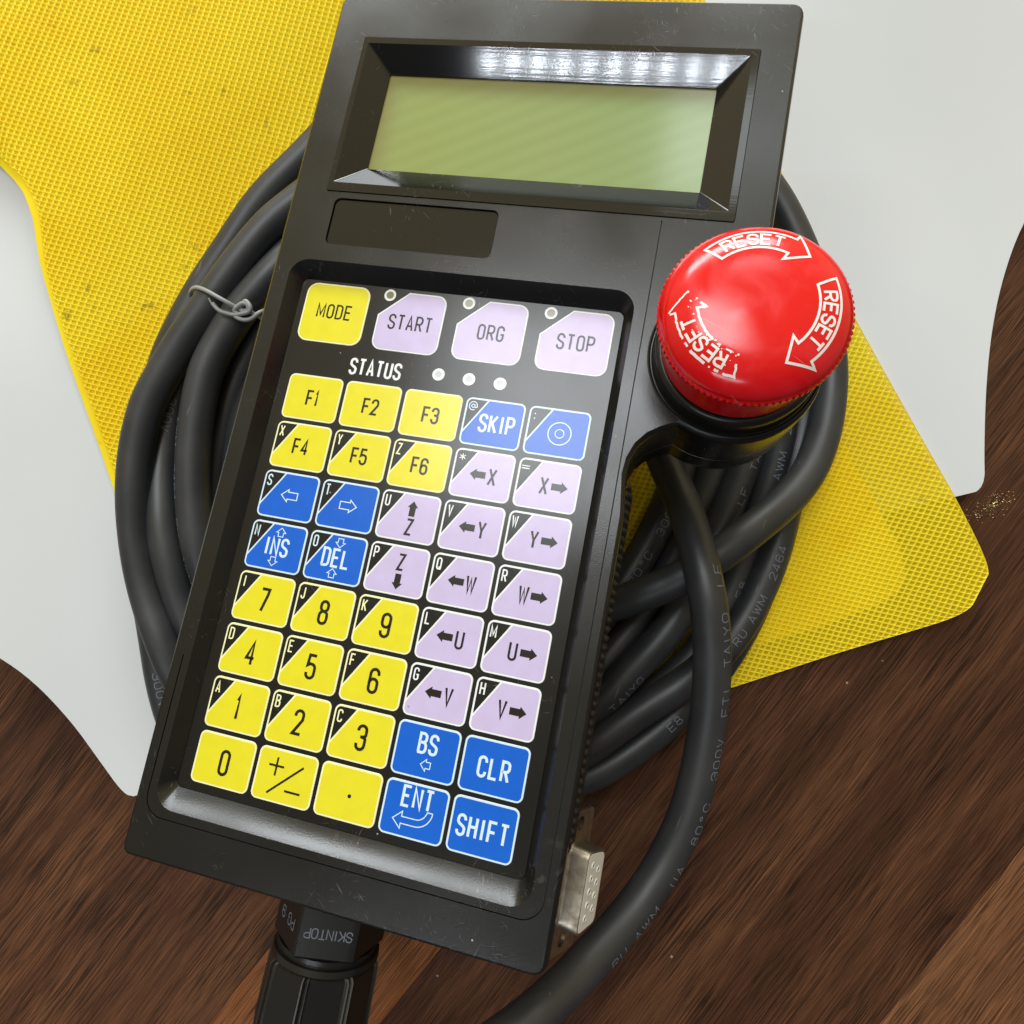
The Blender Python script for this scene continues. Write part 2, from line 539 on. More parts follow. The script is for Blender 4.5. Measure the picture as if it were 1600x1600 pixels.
def mk_lcd():
    m, nt, b = new_mat('lcd_glass')
    b.inputs['Roughness'].default_value = .16
    tc = nt.nodes.new('ShaderNodeTexCoord'); sp = nt.nodes.new('ShaderNodeSeparateXYZ'); nt.links.new(tc.outputs['Object'], sp.inputs[0])

    def edge(sock, c0, wdt, sgn):
        v = math_n(nt, 'SUBTRACT', sock, c0 * MM)
        v = math_n(nt, 'MULTIPLY', v, sgn / (wdt * MM)); n = nt.nodes.new('ShaderNodeClamp'); nt.links.new(v, n.inputs[0]); return n.outputs[0]
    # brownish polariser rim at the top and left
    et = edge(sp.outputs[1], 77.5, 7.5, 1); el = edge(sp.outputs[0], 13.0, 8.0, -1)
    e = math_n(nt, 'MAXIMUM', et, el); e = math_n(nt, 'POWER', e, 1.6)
    n = node(nt, 'ShaderNodeTexNoise', i_Scale=30.0, i_Detail=2.0); nt.links.new(tc.outputs['Object'], n.inputs['Vector'])
    base = mixc(nt, n.outputs[0], (.235, .30, .085, 1), (.27, .32, .12, 1))
    gr = edge(sp.outputs[0], 20.0, 62.0, 1)
    base = mixc(nt, gr, base, (.225, .315, .135, 1))
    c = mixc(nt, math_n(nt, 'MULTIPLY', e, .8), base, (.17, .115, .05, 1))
    # dot-matrix interference ripples
    wv = node(nt, 'ShaderNodeTexWave', i_Scale=72.0, i_Distortion=2.2, i_Detail=1.0); wv.inputs['Detail Scale'].default_value = .25
    mp = coords(nt, (1, 1, 1), (0, 0, R(62))); nt.links.new(mp.outputs[0], wv.inputs['Vector'])
    f = math_n(nt, 'MULTIPLY', wv.outputs['Fac'], .10)
    c = mixc(nt, f, c, (.16, .14, .02, 1))
    nt.links.new(c, b.inputs['Base Color'])
    b.inputs['Coat Weight'].default_value = .5; b.inputs['Coat Roughness'].default_value = .13
    return m


M['lcd'] = mk_lcd()


def mk_cable():
    m, nt, b = new_mat('black_pvc_cable')
    n = node(nt, 'ShaderNodeTexNoise', i_Scale=60.0, i_Detail=4.0); nt.links.new(coords(nt).outputs[0], n.inputs['Vector'])
    r = ramp(nt, [(.4, (.022, .0238, .0275, 1)), (.75, (.037, .038, .041, 1))]); nt.links.new(n.outputs[0], r.inputs[0])
    v1 = coords(nt, (700, 60, 300), (0, 0, R(20)))
    n1 = node(nt, 'ShaderNodeTexNoise', i_Scale=1.0, i_Detail=2.0); nt.links.new(v1.outputs[0], n1.inputs['Vector'])
    r1 = ramp(nt, [(.72, 0), (.78, .4)]); nt.links.new(n1.outputs[0], r1.inputs[0])
    c = mixc(nt, r1.outputs[0], r.outputs[0], (.16, .16, .16, 1))
    nt.links.new(c, b.inputs['Base Color'])
    b.inputs['Specular IOR Level'].default_value = .55
    rs = ramp(nt, [(.3, .40), (.75, .52)]); nt.links.new(n.outputs[0], rs.inputs[0]); nt.links.new(rs.outputs[0], b.inputs['Roughness'])
    bump_noise(nt, b, 1600, .15, .00003, 2)
    return m


M['cable'] = mk_cable()
M['print'] = plastic('grey_cable_print', (.16, .18, .23), .5)
M['wire'] = plastic('grey_tie_wire', (.30, .31, .31), .38, .2, 900, .00004)


def mk_white():
    m, nt, b = new_mat('white_sheet_plastic')
    n = node(nt, 'ShaderNodeTexNoise', i_Scale=9.0, i_Detail=3.0); nt.links.new(coords(nt).outputs[0], n.inputs['Vector'])
    r = ramp(nt, [(.3, (.61, .64, .67, 1)), (.7, (.66, .685, .715, 1))]); nt.links.new(n.outputs[0], r.inputs[0])
    vo = node(nt, 'ShaderNodeTexVoronoi', i_Scale=38.0); nt.links.new(coords(nt).outputs[0], vo.inputs['Vector'])
    rd = ramp(nt, [(.008, 1), (.014, 0)]); nt.links.new(vo.outputs['Distance'], rd.inputs[0])
    c = mixc(nt, math_n(nt, 'MULTIPLY', rd.outputs[0], .6), r.outputs[0], (.2, .17, .14, 1))
    nt.links.new(c, b.inputs['Base Color'])
    b.inputs['Roughness'].default_value = .38
    bump_noise(nt, b, 26, .15, .001, 3)
    return m


M['sheet'] = mk_white()


def mk_mesh(name, see, a, bcol):
    m, nt, b = new_mat(name)
    n = node(nt, 'ShaderNodeTexNoise', i_Scale=22.0, i_Detail=6.0, i_Distortion=.6); nt.links.new(coords(nt).outputs[0], n.inputs['Vector'])
    r = ramp(nt, [(.34, bcol), (.58, a)]); nt.links.new(n.outputs[0], r.inputs[0])
    vo = node(nt, 'ShaderNodeTexNoise', i_Scale=160.0, i_Detail=5.0); nt.links.new(coords(nt).outputs[0], vo.inputs['Vector'])
    rd = ramp(nt, [(.66, 0), (.76, .55)]); nt.links.new(vo.outputs[0], rd.inputs[0])
    c = mixc(nt, rd.outputs[0], r.outputs[0], (.22, .14, .02, 1))
    nt.links.new(c, b.inputs['Base Color'])
    b.inputs['Roughness'].default_value = .5
    b.inputs['Specular IOR Level'].default_value = .15
    tr = node(nt, 'ShaderNodeBsdfTranslucent'); nt.links.new(c, tr.inputs[0])
    mx = node(nt, 'ShaderNodeMixShader', i_0=.10); nt.links.new(b.outputs[0], mx.inputs[1]); nt.links.new(tr.outputs[0], mx.inputs[2])
    out = nt.nodes['Material Output']
    if see:
        tp = node(nt, 'ShaderNodeBsdfTransparent'); tp.inputs[0].default_value = (1, .97, .6, 1)
        m2 = node(nt, 'ShaderNodeMixShader', i_0=see); nt.links.new(mx.outputs[0], m2.inputs[1]); nt.links.new(tp.outputs[0], m2.inputs[2])
        nt.links.new(m2.outputs[0], out.inputs[0])
    else: nt.links.new(mx.outputs[0], out.inputs[0])
    return m


M['thread'] = mk_mesh('yellow_thread', 0, (1.0, .80, .036, 1), (.97, .70, .016, 1))
M['cell'] = mk_mesh('yellow_membrane', .45, (1.0, .76, .010, 1), (.97, .66, .005, 1))
M['backing'] = mk_mesh('yellow_backing', 0, (1.0, .80, .02, 1), (.98, .74, .015, 1))


def mk_wood(tone, seed):
    m, nt, b = new_mat('walnut_laminate')
    rot = (0, 0, R(-50))

    def stretched(sx, sy, detail=3.0, dist=0.0, off=0, turn=0):
        v = coords(nt, (sx, sy, 20), (0, 0, R(-turn)), (seed * 3.7 + off, seed * 1.3, off))
        n = node(nt, 'ShaderNodeTexNoise', i_Scale=1.0, i_Detail=detail, i_Distortion=dist)
        
        wn = node(nt, 'ShaderNodeTexNoise', i_Scale=22.0, i_Detail=2.0); nt.links.new(coords(nt, (1, 1.6, 1)).outputs[0], wn.inputs['Vector'])
        ws = math_n(nt, 'MULTIPLY', wn.outputs[0], .0024 * sy)
        cb = nt.nodes.new('ShaderNodeCombineXYZ'); nt.links.new(ws, cb.inputs[1])
        va = nt.nodes.new('ShaderNodeVectorMath'); nt.links.new(v.outputs[0], va.inputs[0]); nt.links.new(cb.outputs[0], va.inputs[1])
        nt.links.new(va.outputs[0], n.inputs['Vector']); return n
    big = stretched(5, 48, 3.0, .6)             # broad tone bands
    mid = stretched(14, 230, 4.0, .4, 3)         # streaks
    fine = stretched(44, 1600, 3.0, .2, 7, 2)   # pores, lying a few degrees across the bands
    fine2 = stretched(70, 2500, 2.0, .15, 11, 1)
    hair = stretched(50, 2100, 2.0, .2, 31, 2)   # thin light fibres
    patch = stretched(26, 55, 3.0, .3, 19)
    dk, md, lt = tone
    r = ramp(nt, [(.24, dk), (.5, md), (.76, lt)]); nt.links.new(big.outputs[0], r.inputs[0])
    r2 = ramp(nt, [(.32, .74), (.5, 1.0), (.70, 1.22)]); nt.links.new(mid.outputs[0], r2.inputs[0])
    c = mixc(nt, 1.0, r.outputs[0], r2.outputs[0], 'MULTIPLY')
    r5 = ramp(nt, [(.56, 1.0), (.66, 1.75)]); nt.links.new(hair.outputs[0], r5.inputs[0])
    c = mixc(nt, .8, c, r5.outputs[0], 'MULTIPLY')
    r3 = ramp(nt, [(.42, .36), (.51, 1.0), (.62, 1.1)]); nt.links.new(fine.outputs[0], r3.inputs[0])
    rp_ = ramp(nt, [(.34, .25), (.62, 1.0)]); nt.links.new(patch.outputs[0], rp_.inputs[0])
    c = mixc(nt, rp_.outputs[0], c, mixc(nt, 1.0, c, r3.outputs[0], 'MULTIPLY'))
    r4 = ramp(nt, [(.38, .35), (.44, 1.0)]); nt.links.new(fine2.outputs[0], r4.inputs[0])
    c = mixc(nt, .7, c, r4.outputs[0], 'MULTIPLY')
    vo = node(nt, 'ShaderNodeTexVoronoi', i_Scale=75.0); nt.links.new(coords(nt).outputs[0], vo.inputs['Vector'])
    rd = ramp(nt, [(.025, 1), (.04, 0)]); nt.links.new(vo.outputs['Distance'], rd.inputs[0])
    sep = node(nt, 'ShaderNodeSeparateColor'); nt.links.new(vo.outputs['Color'], sep.inputs[0])
    f = math_n(nt, 'MULTIPLY', rd.outputs[0], math_n(nt, 'GREATER_THAN', sep.outputs[0], .8))
    c = mixc(nt, math_n(nt, 'MULTIPLY', f, .7), c, (.45, .38, .28, 1))
    nt.links.new(c, b.inputs['Base Color'])
    b.inputs['Roughness'].default_value = .55
    b.inputs['Specular IOR Level'].default_value = .18
    bp = nt.nodes.new('ShaderNodeBump'); bp.inputs['Strength'].default_value = .35; bp.inputs['Distance'].default_value = .00012
    nt.links.new(r3.outputs[0], bp.inputs['Height']); nt.links.new(bp.outputs[0], b.inputs['Normal'])
    return m


def mk_metal():
    m, nt, b = new_mat('dull_tin_plate')
    b.inputs['Metallic'].default_value = 1.0
    n = node(nt, 'ShaderNodeTexNoise', i_Scale=420.0, i_Detail=5.0); nt.links.new(coords(nt).outputs[0], n.inputs['Vector'])
    r = ramp(nt, [(.36, (.26, .22, .165, 1)), (.62, (.47, .42, .34, 1))]); nt.links.new(n.outputs[0], r.inputs[0]); nt.links.new(r.outputs[0], b.inputs['Base Color'])
    rs = ramp(nt, [(.3, .52), (.7, .30)]); nt.links.new(n.outputs[0], rs.inputs[0]); nt.links.new(rs.outputs[0], b.inputs['Roughness'])
    bump_noise(nt, b, 500, .25, .00008, 3)
    return m


M['metal'] = mk_metal()
M['insert'] = plastic('white_connector_insert', (.68, .67, .64), .4, .2, 900, .00005)
M['hole'] = plastic('dark_socket', (.10, .085, .06), .5)
M['gold'] = new_mat('gold_flake')[0]
_b = M['gold'].node_tree.nodes["Principled BSDF"]; _b.inputs['Base Color'].default_value = (.75, .58, .28, 1); _b.inputs['Metallic'].default_value = .8; _b.inputs['Roughness'].default_value = .35

# ------------------------------------------------------------------ table
GA = R(51.0)
gd = np.array([math.cos(GA), math.sin(GA)]); gs = np.array([math.sin(GA), -math.cos(GA)])
slab = MB()
ring = rr(-600, -500, 600, 500, 10)
slab.loft([with_z(ring, -28), with_z(ring, -2.02)], 0, True, True, True)
dark = ((.050, .018, .0085, 1), (.098, .039, .0175, 1), (.140, .060, .0265, 1))
dark2 = ((.042, .0165, .0085, 1), (.082, .033, .0160, 1), (.120, .051, .0240, 1))
warm = ((.14, .050, .018, 1), (.225, .084, .030, 1), (.30, .120, .046, 1))
tan_ = ((.13, .056, .026, 1), (.17, .074, .034, 1), (.22, .100, .047, 1))
woods = [mk_wood(dark, 1), mk_wood(dark2, 2), mk_wood(warm, 3), mk_wood(tan_, 4)]
table = slab.build('table_top', woods[0])
tag(table, 'dark walnut laminate table top under everything', kind='structure')
edges = [-318, -232, -145, -58, 28.2, 72, 199.5, 286, 372]
mats_i = [1, 0, 1, 0, 2, 1, 3, 0]
for k in range(len(edges) - 1):
    s0, s1 = edges[k] + .04, edges[k + 1] - .04
    mb = MB(); L = 420
    a = rr(-L, -(s1 - s0) / 2, L, (s1 - s0) / 2, .05, 1)
    mb.loft([with_z(a, -2.0), with_z(a, -.06), with_z(inset(a, .06), 0)], 0, True, False, True)
    o = mb.build('plank', woods[mats_i[k]], table)
    c = gs * (s0 + s1) / 2
    o.location = (c[0] * MM, c[1] * MM, 0); o.rotation_euler = (0, 0, GA)

# ------------------------------------------------------------------ white sheet


def wh(x, y):
    """height of the loose white sheet: slow rolls towards its free edges"""
    q = math.hypot((x + 5) / 118, (y - 15) / 135)          # flat where the coil weighs it down
    m = min(1.0, max(0.0, (q - .80) / .45)); m = m * m * (3 - 2 * m)
    z = 1.0 + m * (4.2 + 2.6 * math.sin(x / 27 + .9) * math.cos(y / 80 + .4) + 1.3 * math.sin(y / 34 + x / 110))
    d = -(x + 147.6) - (y - 75.9) * .26          # left of the crease beside the yellow mesh
    if d > 0: z -= 3.2 * (1 - math.exp(-d / 6)) * math.exp(-((y - 92) / 34) ** 2)
    return max(z, 1.0)


def chaikin(P, it=2):
    P = [np.array(p, float) for p in P]
    for _ in range(it):
        Q = []
        for a, b in zip(P, P[1:] + P[:1]): Q += [a * .75 + b * .25, a * .25 + b * .75]
        P = Q
    return [tuple(p) for p in P]


def und(x, y):
    """gentle waviness of the loose sheets (mm)"""
    return 1.1 * math.sin(x / 47 + .6) * math.cos(y / 61) + .7 * math.sin(y / 38 + x / 90)


def pxpoly(L, h=2): return [tuple(px(a, b, h)[:2]) for a, b in L]


def inside(poly):
    P = np.array(poly)

    def f(X, Y):
        r = np.zeros(X.shape, bool); n = len(P)
        for i in range(n):
            x1, y1 = P[i - 1]; x2, y2 = P[i]
            c = ((y1 > Y) != (y2 > Y)) & (X < (x2 - x1) * (Y - y1) / (y2 - y1 + 1e-12) + x1)
            r ^= c
        return r
    return f


def nearest(poly, pts):
    P = np.array(poly); Q = np.roll(P, -1, 0); best = np.full(len(pts), 1e9); out = pts.copy()
    for a, b in zip(P, Q):
        d = b - a; t = np.clip(((pts - a) @ d) / (d @ d + 1e-12), 0, 1); c = a + t[:, None] * d
        ds = np.hypot(*(pts - c).T); k = ds < best; best[k] = ds[k]; out[k] = c[k]
    return out


def sheet_mesh(name, poly, step, hfun, thick, mat, smooth=True):
    """a thin sheet cut to an outline, following hfun, with real thickness"""
    P = np.array(poly); x0, y0 = P.min(0) - step; x1, y1 = P.max(0) + step
    nx = int((x1 - x0) / step) + 2; ny = int((y1 - y0) / step) + 2
    X, Y = np.meshgrid(x0 + np.arange(nx) * step, y0 + np.arange(ny) * step)
    ins = inside(poly)(X, Y)
    use = ins[:-1, :-1] | ins[1:, :-1] | ins[:-1, 1:] | ins[1:, 1:]
    pts = np.stack([X.ravel(), Y.ravel()], 1)
    out = ~ins.ravel(); pts[out] = nearest(poly, pts[out])
    idx = {}; verts = []; faces = []
    J, I = np.nonzero(use)
    edge = {}
    for j, i in zip(J, I):
        q = []
        for (jj, ii) in ((j, i), (j, i + 1), (j + 1, i + 1), (j + 1, i)):
            k = jj * nx + ii
            if k not in idx:
                idx[k] = len(verts); x, y = pts[k]; verts.append((x, y, hfun(x, y)))
            q.append(idx[k])
        faces.append(q)
        for e in range(4):
            a, b = q[e], q[(e + 1) % 4]
            if (b, a) in edge: del edge[(b, a)]
            else: edge[(a, b)] = 1
    n = len(verts)
    verts += [(x, y, z - thick) for x, y, z in verts]
    faces += [[b + n for b in f[::-1]] for f in faces]
    faces += [[b, a, a + n, b + n] for a, b in edge]
    mb = MB(); mb.v = verts; mb.f = faces; mb.m = [0] * len(faces)
    return mb.build(name, mat, None, False, 40)


white_poly = pxpoly([(-260, 900), (-120, 960), (0, 1021), (60, 1062), (118, 1124), (160, 1184), (196, 1236), (212, 1243), (224, 1238), (300, 1200), (420, 1140), (700, 1010), (1000, 905), (1300, 828), (1440, 788),
                     (1500, 774), (1534, 765), (1533, 700), (1538, 600), (1550, 510), (1570, 430), (1600, 352), (1660, 250), (1760, 150), (1800, -150), (1300, -330), (500, -420), (-160, -300), (-330, 300)], 5.5)
white = sheet_mesh('white_sheet', chaikin(white_poly, 2), 2.0, wh, .9, M['sheet'])
tag(white, 'smooth white plastic sheet with curved-in edges lying on the wood under the yellow mesh', 'sheet')

# the yellow mesh over it
yellow_px = [(-120, 170), (0, 245), (30, 268), (52, 290), (66, 320), (73, 345), (76, 380), (80, 420), (92, 470), (116, 550), (150, 655), (180, 760), (210, 860), (235, 960), (262, 1075), (300, 1180), (380, 1250),
             (500, 1230), (800, 1185), (1000, 1128), (1145, 1082), (1300, 1030), (1440, 985), (1495, 965), (1520, 948), (1538, 925), (1544, 898), (1536, 868), (1500, 793), (1450, 700), (1330, 472), (1225, 265), (1150, 100), (1104, 0), (1040, -140), (500, -260), (-200, -240)]
YP = chaikin(pxpoly(yellow_px, 6.5), 2)


def yh(x, y):
    # folds over the pile of cable and rises a little to the upper left
    return wh(x, y) + 1.15 + 4.0 * math.exp(-(((x + 175) / 60) ** 2 + ((y - 150) / 70) ** 2)) - 0.9 * math.exp(-(((x - 150) / 34) ** 2 + ((y + 30) / 60) ** 2))


back_px = [(-110, 180), (0, 256), (46, 302), (62, 345), (72, 420), (110, 560), (170, 755), (240, 1010), (300, 1150), (420, 1200), (800, 1130), (1090, 1042), (1290, 984), (1380, 948), (1412, 925), (1422, 895), (1410, 850), (1372, 780), (1310, 660), (1290, 560), (1210, 300), (1090, 0), (1030, -130), (500, -250), (-190, -230)]
backing = sheet_mesh('yellow_backing_sheet', pxpoly(back_px, 6), 4.0, lambda x, y: yh(x, y) - .42, .2, M['backing'])
tag(backing, 'plain yellow inner layer showing through the cells of the yellow mesh', 'sheet')

# the mesh itself: every cell is a raised thread frame around a sunken membrane
pitch = 1.78
ang = R(-13)
e1 = np.array([math.cos(ang), math.sin(ang)]) * pitch * 1.06
e2 = np.array([math.cos(ang + R(82)), math.sin(ang + R(82))]) * pitch * .86
Pm = np.array(YP)
Ei = np.linalg.inv(np.stack([e1, e2], 1))
uv = Pm @ Ei.T
i0, j0 = np.floor(uv.min(0)).astype(int) - 2; i1, j1 = np.ceil(uv.max(0)).astype(int) + 2
II, JJ = np.meshgrid(np.arange(i0, i1), np.arange(j0, j1))
X = II * e1[0] + JJ * e2[0]; Y = II * e1[1] + JJ * e2[1]
# slowly turning weave direction
th = 0.00055 * (X * .6 - Y * .8) * 1.0
Xw = X + 5 * np.sin(Y / 70) + rng.normal(0, .05, X.shape); Yw = Y + 5 * np.sin(X / 80) + rng.normal(0, .05, X.shape)
ins = inside(YP)(Xw, Yw)
use = ins[:-1, :-1] | ins[1:, :-1] | ins[:-1, 1:] | ins[1:, 1:]
pts = np.stack([Xw.ravel(), Yw.ravel()], 1); o_ = ~ins.ravel(); pts[o_] = nearest(YP, pts[o_])
nx = X.shape[1]
J, I = np.nonzero(use)
zz = np.array([yh(a, b) for a, b in pts])
mid = lambda k: None
c4 = np.stack([J * nx + I, J * nx + I + 1, (J + 1) * nx + I + 1, (J + 1) * nx + I], 1)
used = np.unique(c4); remap = -np.ones(len(pts), int); remap[used] = np.arange(len(used))
V1 = np.c_[pts[used], zz[used] + .30]
Pc = np.c_[pts, zz][c4]                       # (n,4,3)
ctr = Pc.mean(1, keepdims=True)
inn = ctr + (Pc - ctr) * .66; inn[:, :, 2] -= .17
n1 = len(V1); nc = len(c4)
V = np.concatenate([V1, inn.reshape(-1, 3)])
oc = remap[c4]; ic = n1 + np.arange(nc * 4).reshape(nc, 4)
F = [ic]
for k in range(4):
    l = (k + 1) % 4
    F.append(np.stack([oc[:, k], oc[:, l], ic[:, l], ic[:, k]], 1))
F = np.concatenate(F); mi = np.concatenate([np.ones(nc, int), np.zeros(nc * 4, int)])
me = bpy.data.meshes.new('yellow_mesh_sheet')
me.vertices.add(len(V)); me.vertices.foreach_set('co', (V * MM).ravel())
me.loops.add(len(F) * 4); me.loops.foreach_set('vertex_index', F.ravel())
me.polygons.add(len(F)); me.polygons.foreach_set('loop_start', np.arange(len(F)) * 4)
me.materials.append(M['thread']); me.materials.append(M['cell'])
me.polygons.foreach_set('material_index', mi)
me.update(calc_edges=True); me.validate()
ym = bpy.data.objects.new('yellow_mesh_sheet', me); COL.objects.link(ym)
tag(ym, 'bright yellow mesh sheet with a rounded corner lying under the cable and the pendant', 'mesh sheet')

# glittering flakes at the tip of the white sheet
gl = MB()
for k in range(260):
    a = random.gauss(0, 1); b_ = random.gauss(0, 1)
    x = 1548 + a * 20; y = 790 + b_ * 9 - a * 8
    c = px(x, y, .1); s = random.uniform(.08, .28); t0 = random.uniform(0, 6.28)
    gl.add([c + np.array([s * math.cos(t0 + q), s * math.sin(t0 + q) * .6, random.uniform(0, .25)]) for q in (0, 2, 4)], [[0, 1, 2]])
gl = gl.build('gold_dust', M['gold'])
tag(gl, 'sprinkle of gold-coloured flakes on the wood at the tip of the white sheet', 'dust', kind='stuff')

# ------------------------------------------------------------------ cable
cable = bpy.data.objects.new('coiled_cable', None); COL.objects.link(cable)
tag(cable, 'thick black electric cable coiled in many loops beneath the pendant with pale printed lettering', 'cable')
CR = 5.0
strands = {}


def strand(key, L, r=CR, name='cable_loop'):
    P = [px(a, b, h + 1.4) for a, b, h in L]
    P = catmull(P, 8); P = smooth_path(P, 10)
    mb = MB(); add_tube(mb, P, r, 22)
    mb.build(name, M['cable'], cable, True)
    strands[key] = (P, r)


# (photo x, photo y, height): outermost first; hidden stretches run under the device
strand('A', [(640, 120, 6), (560, 160, 6), (478, 245, 6), (410, 312, 6), (360, 387, 5.5), (316, 452, 5.5), (282, 515, 6), (262, 560, 6), (245, 625, 6), (242, 700, 6), (245, 760, 6)])
strand('B', [(620, 220, 12), (540, 262, 14), (450, 328, 15), (410, 365, 15.5), (360, 428, 16), (322, 484, 16), (285, 535, 16), (250, 594, 16), (228, 640, 16), (214, 702, 16), (209, 765, 16), (212, 827, 15), (221, 890, 14), (235, 945, 14), (254, 1000, 15), (280, 1060, 14), (330, 1130, 10), (420, 1190, 8), (540, 1210, 7), (700, 1180, 6)])
strand('C', [(560, 310, 8), (480, 375, 12), (438, 415, 15), (404, 452, 15.5), (372, 490, 15.5), (344, 535, 15.5), (322, 580, 16), (309, 640, 16), (302, 702, 16), (301, 765, 16), (306, 827, 16), (318, 880, 15), (345, 950, 12), (400, 1030, 8), (480, 1080, 6), (600, 1090, 6)])
strand('D', [(300, 560, 6), (278, 620, 7), (262, 680, 8), (254, 740, 10), (254, 796, 13), (258, 843, 14), (269, 890, 14), (284, 937, 13), (306, 990, 12), (350, 1050, 9), (420, 1110, 6), (560, 1130, 6)])
strand('F', [(226, 900, 5.5), (238, 960, 5.5), (246, 1010, 5.5), (254, 1060, 5.5), (270, 1120, 5.5), (298, 1180, 5.5), (350, 1240, 6), (440, 1290, 7), (560, 1290, 7)])
strand('G', [(470, 430, 6), (420, 500, 6), (384, 565, 6), (360, 625, 6), (344, 690, 6), (336, 760, 6), (340, 830, 6), (362, 900, 6), (420, 980, 6), (520, 1030, 6)])
strand('H', [(500, 500, 16), (440, 560, 14), (398, 620, 11), (376, 690, 8), (368, 760, 7), (380, 840, 6), (420, 920, 6)])
# right-hand side
strand('R1', [(1040, 200, 8), (1130, 230, 8), (1200, 290, 8), (1248, 380, 9), (1280, 470, 10), (1295, 545, 11), (1297, 605, 12), (1288, 672, 14), (1268, 730, 17), (1237, 774, 20), (1200, 808, 24), (1162, 838, 27), (1122, 868, 28), (1080, 894, 28), (1045, 912, 26), (1005, 928, 24), (964, 943, 20), (900, 960, 16), (820, 985, 12), (700, 1010, 8)])
strand('R2', [(1120, 420, 6), (1200, 470, 6), (1245, 540, 6), (1258, 610, 6), (1252, 675, 6), (1238, 740, 7), (1225, 800, 8), (1212, 855, 9), (1194, 905, 10), (1170, 955, 11), (1142, 998, 12), (1108, 1036, 13), (1065, 1070, 14), (1020, 1098, 14), (975, 1128, 14), (925, 1165, 14), (860, 1200, 12), (760, 1220, 8)])
strand('R3', [(1130, 470, 13), (1190, 520, 12), (1218, 580, 11), (1222, 640, 10), (1214, 700, 8), (1198, 760, 7), (1180, 812, 6), (1160, 870, 6), (1142, 922, 6), (1122, 970, 6), (1090, 1015, 6), (1050, 1060, 6), (1000, 1100, 7), (950, 1136, 8), (890, 1160, 8), (800, 1170, 8)])
strand('R4', [(1150, 560, 8), (1176, 620, 8), (1174, 690, 8), (1155, 745, 9), (1134, 800, 10), (1112, 850, 11), (1090, 905, 12), (1062, 958, 13), (1026, 1006, 14), (985, 1048, 14), (944, 1092, 14), (880, 1130, 12), (800, 1150, 8)])
strand('R5', [(1120, 600, 6), (1128, 680, 6), (1108, 745, 6), (1086, 800, 6), (1060, 860, 5.5), (1030, 918, 5.5), (996, 968, 6), (962, 1012, 7), (920, 1056, 8), (850, 1100, 8)])
strand('R6', [(1080, 650, 6), (1064, 725, 6), (1046, 780, 6), (1026, 822, 7), (1002, 868, 8), (972, 914, 9), (940, 962, 9), (890, 1020, 8), (820, 1060, 6)])
strand('R7', [(1200, 880, 5.5), (1180, 940, 5.5), (1150, 1000, 5.5), (1112, 1056, 5.5), (1070, 1102, 5.5), (1028, 1142, 6), (980, 1178, 7), (930, 1208, 8), (860, 1230, 8), (760, 1240, 7)])
# the end that leaves the gland and swings back up in front
strand('F0', [(1000, 620, 12), (1022, 680, 14), (1040, 728, 17), (1062, 775, 23), (1080, 825, 30), (1095, 881, 36), (1106, 937, 39), (1112, 994, 39), (1112, 1050, 38), (1109, 1106, 37), (1100, 1163, 36), (1089, 1220, 36), (1070, 1282, 36), (1040, 1345, 37), (1000, 1408, 40), (952, 1466, 45), (905, 1518, 51), (858, 1566, 58), (800, 1615, 64), (720, 1668, 66), (640, 1700, 62), (560, 1720, 55), (516, 1712, 50), (507, 1660, 45.5), (508, 1600, 44)], r=5.0, name='cable_end')


def cable_text(key, s, start_px, h=2.4, a=.85, gap=.40, st=.25, phi=40, rev=True, prt=None):
    P, r = strands[key]
    P = P[::-1] if rev else P
    T, S, U = frames(P)
    d = np.r_[0, np.cumsum(np.linalg.norm(np.diff(P, axis=0), axis=1))]
    proj = np.stack([800 + 1000 * P[:, 0] / (CAM_H - P[:, 2]), 800 - 1000 * P[:, 1] / (CAM_H - P[:, 2])], 1)
    k0 = np.argmin(np.hypot(proj[:, 0] - start_px[0], proj[:, 1] - start_px[1])); s0 = d[k0]

    def fmap(u, v, lift):
        q = s0 + u
        C = np.array([np.interp(q, d, P[:, k]) for k in range(3)])
        Uu = np.array([np.interp(q, d, U[:, k]) for k in range(3)]); Ss = np.array([np.interp(q, d, S[:, k]) for k in range(3)])
        an = R(phi) - v / r
        return C + (r + .03 + lift * .5) * (math.cos(an) * Uu + math.sin(an) * Ss)
    mb = MB(); ln = text_len(s, h, a, gap)
    add_text(mb, s, ln / 2, 0, h, a, st, gap, fmap, fine=True)
    mb.build('cable_print', M['print'], cable)


cable_text('F0', 'RU AWM  IIA  80oC  300V  FTI  TAIYO  LF', (935, 1490), phi=34, gap=.42)
cable_text('R3', 'RU  AWM  2464', (1186, 800), phi=5, h=2.3)
cable_text('R4', 'LF  TAIYO', (1140, 790), phi=20, h=2.4)
cable_text('R2', 'RU AWM  2464', (1140, 1004), phi=2, h=2.3)
cable_text('R3', 'E8', (1138, 930), phi=15, h=2.3)
cable_text('R6', '80oC  300V', (975, 908), phi=10, h=2.4)
cable_text('R4', 'TAIYO', (940, 1095), phi=35, h=2.4)
cable_text('R7', 'E8', (1040, 1132), phi=0, h=2.4)
cable_text('D', '300V', (276, 628), phi=-15, h=2.3, rev=False)
cable_text('C', 'AWM  2464  RU  AWM', (306, 655), phi=55, h=2.2, rev=False)
cable_text('F', '300V', (252, 1045), phi=-12, h=2.3, rev=False)

# ------------------------------------------------------------------ tie wire
wire = bpy.data.objects.new('tie_wire', None); COL.objects.link(wire)
tag(wire, 'grey insulated wire knotted around the cable bundle beside the MODE key', 'wire tie')


def wstrand(L, name='wire_strand', r=.62):
    P = catmull([px(a, b, h + 1.4) for a, b, h in L], 7); P = smooth_path(P, 3); mb = MB(); add_tube(mb, P, r, 10); mb.build(name, M['wire'], wire, True)


